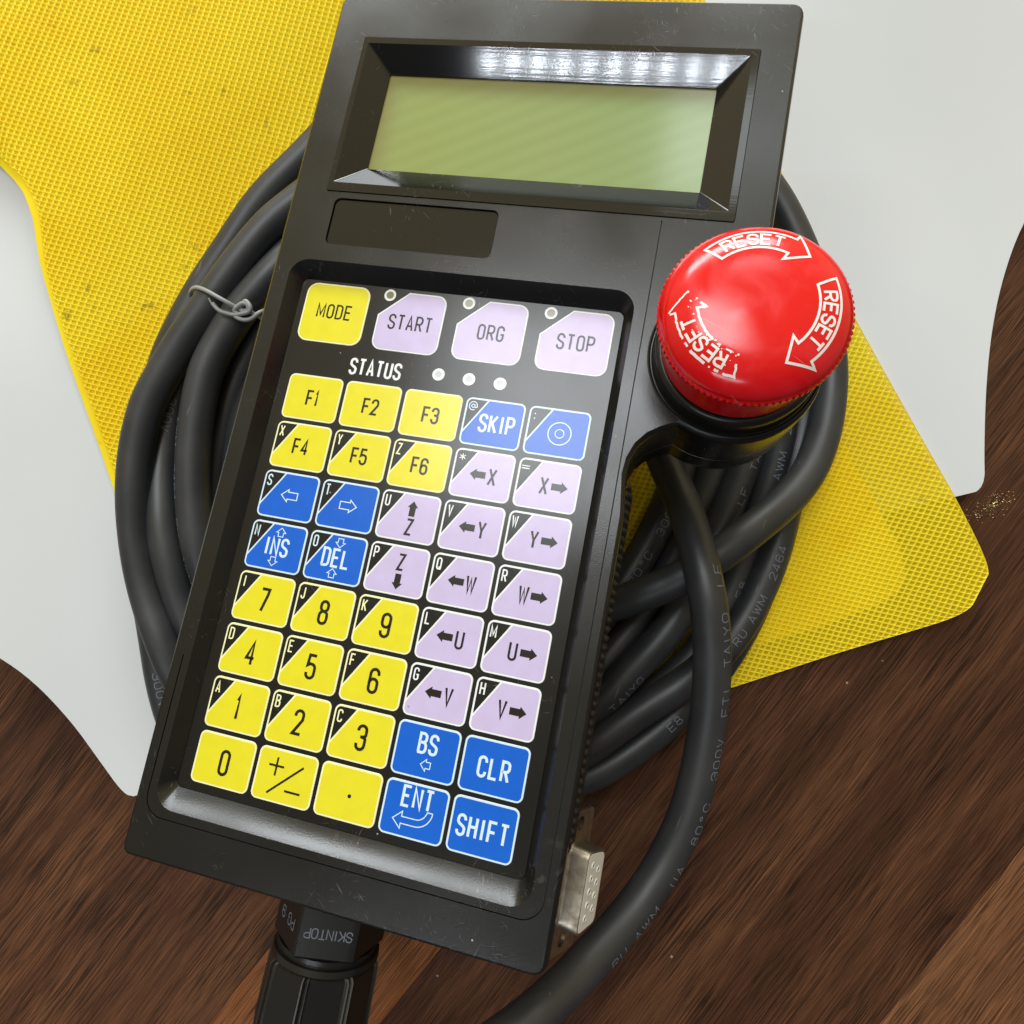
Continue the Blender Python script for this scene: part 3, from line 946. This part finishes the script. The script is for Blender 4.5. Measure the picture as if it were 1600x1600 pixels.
wstrand([(330, 500, 3.5), (306, 478, 5), (298, 464, 9), (299, 454, 14), (307, 449, 19.5), (322, 454, 23), (340, 464, 23.8), (358, 474, 23), (372, 482, 21.5), (381, 486, 22), (388, 483, 23), (386, 475, 23.5), (378, 474, 23), (371, 479, 22.5), (366, 485, 21.8), (372, 490, 21.5)])
wstrand([(332, 474, 22.2), (341, 484, 22.3), (352, 489, 22), (366, 492, 21.6), (378, 490, 22.2), (389, 487, 23), (391, 479, 23.6), (384, 470, 23.4), (379, 476, 22.6)])
wstrand([(367, 494, 21.4), (374, 498, 21.6), (384, 500, 21.6), (394, 497, 21.5), (404, 489, 21), (414, 485, 19), (430, 480, 16)])
wstrand([(389, 484, 22.2), (396, 490, 21), (404, 494, 20), (412, 499, 18.5), (424, 500, 16)])
wstrand([(326, 466, 22.0), (330, 473, 22.2), (333, 476, 22.2)], 'copper_core', .25)

# ------------------------------------------------------------------ the pendant
dev = bpy.data.objects.new('control_pendant', None); COL.objects.link(dev)
mw = DM.to_4x4(); mw.translation = DT * MM
dev.matrix_world = mw
tag(dev, 'worn black handheld pendant with yellow, blue and lilac keys and a red button', 'control pendant')

KS = .9934


def sh(P): return [(86 + (p[0] - 86) * KS, -44 + (p[1] + 44) * KS) for p in P]


FZ = 3.4               # height of the face above the keypad film
BC = (102.0, 15.8)     # axis of the stop button
BR_ = 18.9
# outline of the housing, counter-clockwise from the lower left corner
ol = []
ol += [(-10.7 + 2.2 - 2.2 * math.cos(t), -114.3 + 2.2 - 2.2 * math.sin(t)) for t in np.linspace(0, math.pi / 2, 6)]
ol += [(84.8 - 3 + 3 * math.sin(t), -114.3 + 3 - 3 * math.cos(t)) for t in np.linspace(0, math.pi / 2, 6)]
ol += [(84.8, y) for y in np.linspace(-100, -22, 14)]
# sweeping fillet into the button boss
ol += [(84.2, -17), (83.7, -13), (84.0, -9.6), (85.2, -6.4), (87.2, -3.9), (89.8, -2.2)]
a0 = math.degrees(math.atan2(-1.6 - BC[1], 92.4 - BC[0])); a1 = 62
ol += [(BC[0] + BR_ * math.cos(R(a)), BC[1] + BR_ * math.sin(R(a))) for a in np.linspace(a0, a1, 30)]
ol += [(108.0, 36.5), (106.8, 41), (106.4, 46)]
ol += [(106.4, y) for y in (60, 75, 90)]
ol += [(106.4 - 3 + 3 * math.cos(t), 104.7 - 3 + 3 * math.sin(t)) for t in np.linspace(0, math.pi / 2, 6)]
ol += [(-10.7 + 3 - 3 * math.sin(t), 104.7 - 3 + 3 * math.cos(t)) for t in np.linspace(0, math.pi / 2, 6)]
ol += [(-10.7, y) for y in (80, 50, 20, -20, -60, -95)]


ol = sh(ol)


def fill_holes(mb, outer, holes, z, mi=0):
    loops = [[Vector((p[0], p[1], 0)) for p in outer]] + [[Vector((p[0], p[1], 0)) for p in h] for h in holes]
    tris = tessellate_polygon(loops)
    flat = [p for l in loops for p in l]
    fs = []
    for t in tris:
        a, b, c = (flat[i] for i in t)
        cr = (b - a).cross(c - a).z
        fs.append(list(t) if cr > 0 else [t[0], t[2], t[1]])
    mb.add([(p.x, p.y, z) for p in flat], fs, mi)


rec_out = sh(rr(-5.7, -102.9, 79.3, 28.7, 4.8, 8))
rec_in = rr(-3.0, -98.6, 77.3, 24.8, 1.6, 8)
frame_rect = sh(rr(-1.35, 47.3, 97.9, 91.6, .5, 3))
lab = sh(rr(1.6, 33.2, 44.0, 45.7, 1.6, 5))
# hairline seam around the keypad insert
path = [(82.0, 46.5), (82.0, -100)] + [(82 - 4.6 + 4.6 * math.cos(t), -100 - 4.6 * math.sin(t)) for t in np.linspace(.2, math.pi / 2, 6)] + [(20, -104.9), (-3, -104.9)] + [(-3.2 - 4.4 * math.sin(t), -100.5 - 4.4 * math.cos(t)) for t in np.linspace(.2, math.pi / 2, 6)] + [(-7.6, -70)]
Lp, Rp = ribbon(sh(path), .26)
seam = [tuple(p) for p in Lp] + [tuple(p) for p in Rp[::-1]]

hs = MB()
levels = [(-24.0, 2.4), (-23.2, 1.2), (-21.5, .35), (-19, .1), (-12, 0), (-11.9, .22), (-11.6, .22), (-11.5, 0), (1.6, 0), (2.5, .18), (3.1, .5), (FZ, 1.0)]
rings = [with_z(inset(ol, o) if o else ol, z) for z, o in levels]
hs.loft(rings)
hs.ngon(list(reversed(rings[0])))
top = [(p[0], p[1]) for p in rings[-1]]
fill_holes(hs, top, [rec_out, frame_rect, lab, seam], FZ)
hs.loft([with_z(rec_out, FZ), with_z(rec_in, .10), with_z(inset(rec_in, .12), -.15)])
hs.loft([with_z(lab, FZ), with_z(lab, FZ - .75)], 0)
hs.loft([with_z(seam, FZ), with_z(seam, FZ - .5)], 1); hs.ngon(seam, FZ - .5, 1)
hs.loft([with_z(frame_rect, FZ), with_z(frame_rect, -2.2)], 1); hs.ngon(frame_rect, -2.2, 1)
hs.ngon(rr(-3.2, -98.8, 77.5, 25.0, 1.6), -.22, 1)
housing = hs.build('housing', [M['body'], M['groove']], dev, False, 34)

lp = MB(); l2 = inset(lab, .12)
lp.loft([with_z(l2, FZ - .95), with_z(l2, FZ - .52), with_z(inset(l2, .1), FZ - .46)], 0, True, False, True)
lp.build('blank_nameplate', M['bezel'], dev, False, 30)

# display bezel
bz = MB(); fo = inset(frame_rect, .16)
op = sh(rr(.1, 49.8, 96.1, 89.7, .4, 3)); si = rr(6.1, 56.5, 89.4, 84.1, .3, 3)
fill_holes(bz, fo, [op], FZ + .22)
bz.loft([with_z(fo, FZ - 1.5), with_z(fo, FZ + .22)])
bz.loft([with_z(op, FZ + .22), with_z(si, -.9), with_z(si, -1.8)])
bz.build('display_bezel', M['bezel'], dev)
sn = MB(); sn.loft([with_z(rr(5.9, 56.3, 89.6, 84.3, .3), -1.9), with_z(rr(5.9, 56.3, 89.6, 84.3, .3), -1.35)], 0, True, False, True)
sn.build('display', M['lcd'], dev)

# keypad overlay
kp = MB(); ko = rr(-2.85, -98.45, 77.15, 24.65, 1.5)
kp.loft([with_z(ko, -.15), with_z(ko, .0)], 0, True, False, True)
keypad = kp.build('keypad_overlay', M['overlay'], dev)


def flat(dx=0, dy=0, z0=.20):
    return lambda u, v, l: (u + dx, v + dy, z0 + l)


INK, WHT, LTB = 2, 0, 4
KM = {'y': [M['cream'], M['yellow'], M['ink'], M['overlay'], M['ink']],
      'b': [M['ltblue'], M['blue'], M['white'], M['overlay'], M['ltblue']],
      'l': [M['white'], M['lilac'], M['ink'], M['overlay'], M['ink']]}
OUTL = {'left': [(-1.9, 0), (-.35, 1.35), (-.35, .78), (1.9, .78), (1.9, -.78), (-.35, -.78), (-.35, -1.35)]}


def rotp(P, a, s=1.0):
    c, s_ = math.cos(R(a)), math.sin(R(a)); return [(s * (x * c - y * s_), s * (x * s_ + y * c)) for x, y in P]


def outline_arrow(mb, cx, cy, a, s, st, fm):
    P = [(cx + x, cy + y) for x, y in rotp(OUTL['left'], a, s)]
    add_ribbon(mb, P + [P[0]], st, fm, 4, True, 0)


def solid_arrow(mb, cx, cy, a, s, z=.2):
    P = [(cx + x, cy + y) for x, y in rotp(OUTL['left'], a, s)]
    for idx in ((0, 6, 1), (2, 5, 4, 3)):
        pp = [P[i] for i in idx]
        mb.ngon(pp if idx != (0, 6, 1) else pp, z, 2)


def small_arrow(mb, cx, cy, a, fm, s=1.0):
    P = [(-1.0, 0), (.1, 1.15), (.1, .62), (1.05, .62), (1.05, -.62), (.1, -.62), (.1, -1.15)]
    P = [(cx + x, cy + y) for x, y in rotp(P, a, s)]
    add_ribbon(mb, P + [P[0]], .2, fm, 4, True, 0)


def make_key(x0, y0, x1, y1, kind, tri, label, draw, r=1.35, cut=None, name='key'):
    mb = MB(); bd = .36
    if cut is None:
        out = rr(x0, y0, x1, y1, r); inn = rr(x0 + bd, y0 + bd, x1 - bd, y1 - bd, r - bd)
        mb.loft([with_z(inset(out, -.08), .003), with_z(out, .10)], 0, True, False, True)
        if tri:
            # coloured face with its upper left corner cut away, dark corner for the shifted legend
            w_, h_ = x1 - x0, y1 - y0; tx, ty = .37 * w_, .74 * h_
            A = (x0 + tx + .18, y1 - bd); B = (x0 + bd, y1 - ty - .3)
            pts = [p for p in inn if not (p[0] < x0 + w_ / 2 and p[1] > y0 + h_ / 2)]
            # inn order: TR, TL, BL, BR -> insert cut between TR and BL corners
            k = 6
            poly = inn[:k] + [A, B] + inn[12:]
            mb.ngon(poly, .13, 1)
            tpoly = [(x0 + tx - .28, y1 - bd)] + inn[6:12] + [(x0 + bd, y1 - ty + .42)]
            mb.ngon(tpoly, .13, 3)
        else: mb.ngon(inn, .13, 1)
    else:
        cx, cy = cut
        o_ = rr(x0, y0, x1, y1, r); out = o_[:6] + [(cx, y1), (x0, cy)] + o_[12:]
        inn = inset(out, .3)
        mb.loft([with_z(inset(out, -.08), .003), with_z(out, .10)], 0, True, False, True)
        mb.ngon(inn, .13, 1)
    cx, cy = (x0 + x1) / 2, (y0 + y1) / 2
    fm = flat(0, 0, .16)
    if tri:
        if tri == ':':
            for dy in (.55, -.55): mb.ngon(circ(x0 + 1.35 - dy * .0, y1 - 2.3 + dy, .17, 8), .16, 0 if kind != 'y' else 0)
        elif tri == '@': add_text(mb, tri, x0 + 1.75, y1 - 1.95, 2.0, .95, .2, .2, fm, 0)
        elif tri == '*': add_text(mb, tri, x0 + 1.75, y1 - 2.1, 2.0, .75, .2, .2, fm, 0)
        elif tri == '=': add_text(mb, tri, x0 + 1.55, y1 - 2.1, 2.4, .75, .2, .2, fm, 0)
        else: add_text(mb, tri, x0 + 1.45, y1 - 2.35, 2.45, .36, .33, .2, fm, 0)
    draw(mb, cx, cy, fm)
    ms = list(KM[kind])
    if kind == 'y' : ms[0] = M['cream']
    o = mb.build(name, ms + [M['white']], keypad)
    o['label'] = label
    return o


def T(s, h=3.5, a=.40, st=.52, gap=.22, mi=2, dx=.1, dy=-.1):
    return lambda mb, cx, cy, fm: add_text(mb, s, cx + dx, cy + dy, h, a, st, gap, fm, mi)


def num(s): return T(s, 5.0, .37, .66, .2, 2, .25, -.25)


def xy(letter, d):
    def f(mb, cx, cy, fm):
        if d == 'l': solid_arrow(mb, cx - 1.05, cy + .05, 0, .97, .16); add_text(mb, letter, cx + 2.4, cy - .1, 3.6, .40, .50, .2, fm, 2)
        if d == 'r': solid_arrow(mb, cx + 2.8, cy - .05, 180, .97, .16); add_text(mb, letter, cx - .7, cy - .1, 3.6, .40, .50, .2, fm, 2)
        if d == 'u': solid_arrow(mb, cx + .7, cy + 2.0, -90, .92, .16); add_text(mb, letter, cx + .7, cy - 2.2, 3.4, .38, .50, .2, fm, 2)
        if d == 'd': solid_arrow(mb, cx + .7, cy - 2.5, 90, .92, .16); add_text(mb, letter, cx + .7, cy + 1.9, 3.4, .38, .50, .2, fm, 2)
    return f


def circ_sym(mb, cx, cy, fm):
    add_ribbon(mb, circ(cx + .6, cy - .1, 2.6, 28), .25, fm, 4, True)
    add_ribbon(mb, circ(cx + .6, cy - .1, 1.0, 18), .2, fm, 4, True)


def outl(a):
    return lambda mb, cx, cy, fm: outline_arrow(mb, cx + .25, cy + .1, a, 1.08, .24, fm)


def ins(s, up):
    def f(mb, cx, cy, fm):
        add_text(mb, s, cx + .2, cy + .05, 3.9, .38, .58, .24, fm, 4)
        small_arrow(mb, cx + .5, cy + 3.55, -90 if up else 90, fm)
        small_arrow(mb, cx - .0, cy - 3.45, 90 if up else -90, fm)
    return f


def bs(mb, cx, cy, fm):
    add_text(mb, 'BS', cx + .2, cy + 1.7, 3.9, .38, .58, .24, fm, 4); small_arrow(mb, cx + .4, cy - 2.6, 0, fm, 1.05)


def ent(mb, cx, cy, fm):
    add_text(mb, 'ENT', cx + .3, cy + 2.7, 3.9, .38, .58, .26, fm, 4)
    P = [(-4.4, -2.3), (-2.5, -.6), (-2.5, -1.6), (.6, -1.6)] + arc(.6, .6, 2.2, 2.2, -90, -20, 6)[1:] + [(2.85, .35), (3.95, .35)] + arc(.6, .4, 3.4, 3.4, -5, -90, 9) + [(-2.5, -3.0), (-2.5, -4.0)]
    P = [(cx + x + .1, cy + y + .1) for x, y in P]
    add_ribbon(mb, P + [P[0]], .22, fm, 4, True, 0)


def plusminus(mb, cx, cy, fm):
    for k, seg in enumerate(([(-4.2, 2.0), (-.6, 2.0)], [(-2.4, 3.8), (-2.4, -.1)], [(-3.4, -3.9), (3.9, 2.9)], [(.6, -2.7), (4.3, -2.7)])):
        add_ribbon(mb, [(cx + x, cy + y) for x, y in seg], .45, fm, 2, False, .008 * k)


def dot(mb, cx, cy, fm): mb.ngon(circ(cx + .4, cy - .3, .42, 14), .16, 2)


W_ = lambda s: T(s, 3.9, .38, .58, .26, 4, 0)
rows = [
    [('y', None, 'F1', T('F1')), ('y', None, 'F2', T('F2')), ('y', None, 'F3', T('F3')), ('b', '@', 'SKIP', T('SKIP', 3.9, .38, .58, .24, 4, 1.0)), ('b', ':', 'circle', circ_sym)],
    [('y', 'X', 'F4', T('F4')), ('y', 'Y', 'F5', T('F5')), ('y', 'Z', 'F6', T('F6')), ('l', '*', 'arrow X', xy('X', 'l')), ('l', '=', 'X arrow', xy('X', 'r'))],
    [('b', 'S', 'left arrow', outl(0)), ('b', 'T', 'right arrow', outl(180)), ('l', 'U', 'up arrow Z', xy('Z', 'u')), ('l', 'V', 'arrow Y', xy('Y', 'l')), ('l', 'W', 'Y arrow', xy('Y', 'r'))],
    [('b', 'N', 'INS', ins('INS', True)), ('b', 'O', 'DEL', ins('DEL', False)), ('l', 'P', 'Z down arrow', xy('Z', 'd')), ('l', 'Q', 'arrow W', xy('W', 'l')), ('l', 'R', 'W arrow', xy('W', 'r'))],
    [('y', 'I', '7', num('7')), ('y', 'J', '8', num('8')), ('y', 'K', '9', num('9')), ('l', 'L', 'arrow U', xy('U', 'l')), ('l', 'M', 'U arrow', xy('U', 'r'))],
    [('y', 'D', '4', num('4')), ('y', 'E', '5', num('5')), ('y', 'F', '6', num('6')), ('l', 'G', 'arrow V', xy('V', 'l')), ('l', 'H', 'V arrow', xy('V', 'r'))],
    [('y', 'A', '1', num('1')), ('y', 'B', '2', num('2')), ('y', 'C', '3', num('3')), ('b', None, 'BS', bs), ('b', None, 'CLR', W_('CLR'))],
    [('y', None, '0', num('0')), ('y', None, 'plus minus', plusminus), ('y', None, 'point', dot), ('b', None, 'ENT', ent), ('b', None, 'SHIFT', W_('SHIFT'))],
]
CN = {'y': 'yellow', 'b': 'blue', 'l': 'lilac'}
for r_, row in enumerate(rows):
    for c_, (k, tri, nm, dr) in enumerate(row):
        x0 = c_ * 15.0; y1 = -r_ * 12.205
        make_key(x0, y1 - 11.11, x0 + 14.0, y1, k, tri, '%s key marked %s' % (CN[k], nm), dr)
KT = lambda s: T(s, 3.5, .40, .46, .26, 2, .3, -.2)
make_key(-1.1, 8.75, 15.6, 23.9, 'y', None, 'large yellow key marked MODE', T('MODE', 3.4, .42, .44, .26, 2, 0, .5), 2.6)
for x0, nm, cyk in ((18.6, 'START', 17.5), (38.7, 'ORG', 17.4), (58.8, 'STOP', 17.3)):
    make_key(x0, 8.75, x0 + 16.6, 23.8, 'l', None, 'large lilac key marked %s' % nm, KT(nm), 2.4, (x0 + 6.9, cyk))
# legend and indicator windows
mb = MB(); add_text(mb, 'STATUS', 21.1, 3.75, 3.7, .37, .58, .24, flat(0, 0, .03)); mb.build('status_legend', M['white'], keypad)
for x, y, solid in ((20.6, 22.7, 0), (40.6, 22.8, 0), (60.5, 22.6, 0), (36.9, 4.4, 1), (44.4, 4.2, 1), (51.9, 4.1, 1)):
    mb = MB(); co, ci = circ(x, y, 1.5, 28), circ(x, y, .95 if not solid else .8, 28)
    mb.loft([with_z(co, .03), with_z(co, .10), with_z(ci, .10), with_z(ci, .05)], 0)
    mb.ngon(ci, .05, 1)
    o = mb.build('indicator_light', [M['white'], M['lens2'] if solid else M['lens']], keypad)

# ribbed grip strip along the right edge
gp = MB(); ys = np.arange(-92.0, -13.9, .24); prof = []
for z, extra in ((-20, -.6), (-17, 0), (-1.5, 0), (.1, -.35), (1.0, -1.2)):
    ringp = []
    for y in ys:
        wv = abs(math.sin(math.pi * (y + 92) / 1.95)) ** .8
        ed = min(1, (y + 92) / 2.0, (-13.9 - y) / 2.0); ed = max(ed, 0)
        ringp.append((84.6 + (0.35 + .9 * wv) * ed + extra * ed, y, z))
    prof.append(ringp)
for k in range(len(prof) - 1):
    n = len(ys); b0 = len(gp.v)
    gp.v += [tuple(map(float, p)) for p in prof[k]] + [tuple(map(float, p)) for p in prof[k + 1]]
    for i in range(n - 1):
        gp.f.append([b0 + i, b0 + i + 1, b0 + n + i + 1, b0 + n + i]); gp.m.append(0)
gp.build('ribbed_grip', M['rubber'], dev, False, 50)


# ---- emergency stop button
def lathe(mb, prof, c, n=96, mi=0, fx=None):
    rings = []
    for k, (r_, z) in enumerate(prof):
        rings.append([(c[0] + (r_ + (fx(i, k) if fx else 0)) * math.cos(2 * math.pi * i / n), c[1] + (r_ + (fx(i, k) if fx else 0)) * math.sin(2 * math.pi * i / n), z) for i in range(n)])
    mb.loft(rings, mi)


mb = MB()
lathe(mb, [(18.3, FZ - .4), (18.3, FZ + .15), (18.0, FZ + .35), (17.5, FZ - .1), (17.2, FZ + .3), (17.0, 5.0), (17.1, 7.2), (16.9, 8.3), (16.4, 8.9), (15.8, 9.1), (15.3, 9.0), (15.2, 8.2), (14.2, 8.0), (13.9, 11.0), (3, 11.0)], BC)
collar = mb.build('stop_button', M['collar'], dev, False, 40)
collar['label'] = 'red mushroom stop button on a black collar'
CAPZ = 1.6
mb = MB(); N = 360
knl = lambda i, k: (.16 if (i // 2) % 2 else -.12) if k in (7, 8) else 0
lathe(mb, [(14.0, 10.4), (15.6, 10.5), (16.0, 10.8), (16.2, 13), (16.35, 16.5 + CAPZ), (16.5, 18.9 + CAPZ), (16.8, 19.4 + CAPZ), (17.35, 19.7 + CAPZ), (17.4, 20.9 + CAPZ), (17.15, 21.2 + CAPZ), (17.0, 21.5 + CAPZ)], BC, N, 0, knl)
mb.build('knurled_skirt', M['red'], collar, False, 35)


def dome(r_):
    t = min(r_ / 17.05, 1.0)
    return 21.4 + CAPZ + 4.6 * (1 - t ** 4.2) ** .62 + .5 * (1 - t * t)


mb = MB(); rs = [17.05, 17.0, 16.9, 16.75, 16.5, 16.1, 15.6, 15, 14.2, 13.2, 12, 10, 8, 6, 4, 2, .6]
lathe(mb, [(r_, dome(r_)) for r_ in rs], BC, 96); mb.ngon([(BC[0] + .6 * math.cos(2 * math.pi * i / 24), BC[1] + .6 * math.sin(2 * math.pi * i / 24), dome(.6)) for i in range(24)])
mb.build('button_cap', M['red'], collar, False, 60)


def polar(u, v, lift):   # u = angle deg (clockwise text direction), v = radius
    a = R(u); return (BC[0] - .3 + v * math.cos(a), BC[1] + v * math.sin(a), dome(v) + .05 + lift)


def reset_arrow(t0, worn):
    ri, ro, rm = 10.4, 14.2, 12.3
    mb = MB(); st = .46
    tb, tt = t0 - 66, t0 - 83
    P = [(t0, ri), (t0 + 2, (ri + ro) / 2), (t0 + 4, ro)]
    P = [(t0, ri), (t0 + 3, ro)] + [(a, ro) for a in np.linspace(t0 + 3, tb, 22)[1:]] + [(tb - .5, ro + 1.35), (tt, rm), (tb + 1, ri - 1.5), (tb, ri)] + [(a, ri) for a in np.linspace(tb, t0, 22)[1:]]
    # work in cartesian so that the line keeps its width
    C = [(v * math.cos(R(u)), v * math.sin(R(u))) for u, v in P]
    fm = lambda x, y, l: (BC[0] - .3 + x, BC[1] + y, dome(math.hypot(x - .3, y)) + .05 + l)
    if not worn: add_ribbon(mb, dense(C + [C[0]]), st, fm, 0, True)
    else:
        rnd = random.Random(5); D = []
        for a, b in zip(C, C[1:]):
            n = max(1, int(math.dist(a, b) / .35)); D += [(a[0] + (b[0] - a[0]) * k / n, a[1] + (b[1] - a[1]) * k / n) for k in range(n)]
        D.append(C[-1]); cur = []
        for p in D:
            rad = math.hypot(*p); inner = rad < 11.9
            if rnd.random() < (.24 if inner else .05):
                if len(cur) > 1: add_ribbon(mb, cur, st * rnd.uniform(.55, 1), fm)
                cur = []
            else: cur.append((p[0] + rnd.uniform(-.07, .07), p[1] + rnd.uniform(-.07, .07)))
        if len(cur) > 1: add_ribbon(mb, cur, st, fm)
    # RESET, running clockwise
    s = 'RESET'; h = 2.35; adv = 10.6; a_c = t0 - 33
    for i, c in enumerate(s):
        ac = a_c - (i - 2) * adv
        for si, pl in enumerate(glyph(c, .68)):
            if worn and c == 'E' and i == 3 and si == 0: pl = pl[:3]
            pts = []
            dn = []
            for a, b in zip(pl, pl[1:]):
                dn.append(a)
            dn.append(pl[-1])
            for gx, gy in dn:
                lx = (gx - .5) * h * .68; ly = (gy - .5) * h
                rad = rm + ly; an = R(ac) - lx / rm
                pts.append((rad * math.cos(an), rad * math.sin(an)))
            add_ribbon(mb, dense(pts), .46, fm, 0, False, .008 * si)
    if worn:
        rnd = random.Random(9)
        for k in range(30):
            u = t0 - rnd.uniform(0, 78); v = 10.2 + abs(rnd.gauss(0, 1.3)); x, y = v * math.cos(R(u)), v * math.sin(R(u)); s_ = rnd.uniform(.06, .22); q = rnd.uniform(0, 6)
            mb.add([fm(x + s_ * math.cos(q + j) * rnd.uniform(.5, 1.4), y + s_ * math.sin(q + j), .01 + k * .001) for j in (0, 1.6, 3.1, 4.6)], [[0, 1, 2, 3]])
    mb.build('reset_marking', M['paint'], collar)


reset_arrow(134, False); reset_arrow(23.5, False); reset_arrow(-101, True)

# ---- cable gland at the lower end
GX, GZ = 31.0, -25.0
gland = MB()


def ybox(mb, prof, sides, rfun=None, rot=0, mi=0):
    rings = []
    for y, r_ in prof:
        ring_ = []
        for k in range(sides):
            a = R(rot) + 2 * math.pi * k / sides
            rr_ = r_ if rfun is None else rfun(a, r_)
            ring_.append((GX + rr_ * math.cos(a), y, GZ + rr_ * math.sin(a)))
        rings.append(ring_)
    mb.loft(rings, mi, True, True, True)


def polyr(nsides, rot, soft=.0):
    def f(a, r_):
        t = (a - R(rot)) % (2 * math.pi / nsides) - math.pi / nsides
        return r_ * math.cos(math.pi / nsides) / math.cos(t) * (1 - soft) + r_ * soft
    return f


mb = MB(); ybox(mb, [(-110, 11.2), (-119.5, 11.2)], 96)
gl_ = mb.build('cable_gland', M['collar'], dev, False, 30)
mb = MB(); hx = polyr(6, 0, .0)
ybox(mb, [(-119.4, 12.6), (-120.0, 13.3), (-131.6, 13.3), (-132.2, 12.8)], 96, polyr(6, -90 + 12, .03))
hexn = mb.build('hex_collar', M['collar'], gl_, False, 24)
mb = MB(); ybox(mb, [(-132.1, 11.9), (-133.6, 11.9), (-133.7, 12.7), (-135.0, 12.9), (-135.4, 12.6)], 96)
mb.build('sealing_ring', M['collar'], gl_, False, 40)


def nutr(a, r_):
    n = 8; t = ((a - R(84)) / (2 * math.pi / n)) % 1
    th = (t - .5) * 2 * math.pi / n
    flat_ = r_ * math.cos(math.pi / n) / math.cos(th) + .25
    d = min(t, 1 - t)                     # distance from a corner: two raised ribs with a groove between
    if d < .035: return flat_ - .9
    if d < .085: return flat_ + .25
    return flat_ - .15


mb = MB(); ybox(mb, [(-135.3, 10), (-135.5, 12.5), (-136.2, 13.2), (-152, 13.5), (-164, 12.4), (-172, 10.5), (-174, 6)], 216, nutr, 6)
for fi, f in enumerate(mb.f):            # worn pale crests of the ribs
    if len(f) == 4:
        t = ((R(6 - 84) + 2 * math.pi * ((f[0] % 216) + .5) / 216) / (2 * math.pi / 8)) % 1
        if .04 < min(t, 1 - t) < .085: mb.m[fi] = 1
M['rubbed'] = plastic('rubbed_rib_edge', (.085, .085, .080), .45, scuff=.8)
mb.build('gland_nut', [M['collar'], M['rubbed']], gl_, False, 30)
# raised lettering on the hex collar: two faces
sink = MB()
for s, a_c, hgt in (('SKINTOP', None, 2.1), ('PG 9', None, 2.5)):
    # faces of the hexagon: normal angles
    rot = 78 - 90
    fa = {'SKINTOP': 78 + 30 - 60 + 0, 'PG 9': 78 + 30 + 0}[s]
    an = R(-90 + 12 + {'SKINTOP': 150 - 0, 'PG 9': 210 - 0}[s])
    ap = 13.3 * (math.cos(math.pi / 6) * .97 + .03) + .03
    nrm = np.array([math.cos(an), 0, math.sin(an)]); tg = np.array([-math.sin(an), 0, math.cos(an)])
    # text upside down in the photo: its up direction is -y (towards the nut)
    O = np.array([GX, -126.4, GZ]) + nrm * ap
    fm = lambda u, v, l, O=O, tg=tg, nrm=nrm: tuple(O + tg * u + np.array([0, -1.0, 0]) * v + nrm * (l + .02))
    add_text(sink, s, 0, 0, hgt, .62, .26, .2, fm)
sink.build('gland_lettering', M['print'], gl_)

# ---- nine-way socket on the right side
CT = R(25)
cn = np.array([math.cos(CT), 0, math.sin(CT)]); cl = np.array([0, 1.0, 0]); cw = np.array([-math.sin(CT), 0, math.cos(CT)])
CO = np.array([85.7, -102.9, -18.5])


def cpt(l, w2, n): return tuple(CO + cl * l + cw * w2 + cn * n)


mb = MB()
fl = rr(-15.4, -6.2, 15.4, 6.2, 1.2, 4)
h1 = circ(-12.5, 0, 1.6, 20); h2 = circ(12.5, 0, 1.6, 20)
tmp = MB(); fill_holes(tmp, fl, [h1, h2], 0)
mb.add([cpt(p[0], p[1], .9) for p in tmp.v], tmp.f)
mb.add([cpt(p[0], p[1], 0) for p in tmp.v], [f[::-1] for f in tmp.f])
for loop, sgn in ((fl, 1), (h1, -1), (h2, -1)):
    mb.loft([[cpt(p[0], p[1], 0) for p in loop], [cpt(p[0], p[1], .9) for p in loop]])
conn = mb.build('socket_connector', M['metal'], dev, False, 30)
mb = MB()


def dshape(s):
    P = [(-8.9, 4.4), (-8.0, -4.4), (8.0, -4.4), (8.9, 4.4)]
    out = []
    n = len(P)
    for i in range(n):
        p = np.array(P[i]); a = np.array(P[i - 1]) - p; b = np.array(P[(i + 1) % n]) - p
        a /= np.linalg.norm(a); b /= np.linalg.norm(b)
        for t in np.linspace(0, 1, 6):
            out.append(tuple(p + a * 2.0 * (1 - t) ** 2 + b * 2.0 * t ** 2))
    return inset(out, s)


mb.loft([[cpt(*p, .85) for p in dshape(-1.1)], [cpt(*p, 1.2) for p in dshape(-.5)], [cpt(*p, 2.0) for p in dshape(0)], [cpt(*p, 5.9) for p in dshape(0)], [cpt(*p, 6.1) for p in dshape(.15)], [cpt(*p, 6.1) for p in dshape(.45)], [cpt(*p, 4.5) for p in dshape(.5)]])
mb.build('metal_shell', M['metal'], conn, False, 40)
mb = MB(); D5 = dshape(.52)
mb.loft([[cpt(*p, 4.4) for p in D5], [cpt(*p, 6.0) for p in D5], [cpt(*p, 6.12) for p in dshape(.62)]], 0, True, False, True)
for row, n_, off in ((1.45, 5, 0), (-1.45, 4, 0)):
    for k in range(n_):
        l = (k - (n_ - 1) / 2) * 2.77
        c_o = circ(l, row, .85, 14); c_i = circ(l, row, .5, 14)
        mb.loft([[cpt(*p, 6.13) for p in c_o], [cpt(*p, 6.3) for p in circ(l, row, .72, 14)], [cpt(*p, 6.3) for p in circ(l, row, .55, 14)], [cpt(*p, 6.0) for p in c_i]], 0)
        mb.add([cpt(*p, 6.14) for p in c_i], [list(range(14))], 1)
mb.build('socket_insert', [M['insert'], M['hole']], conn, False, 40)
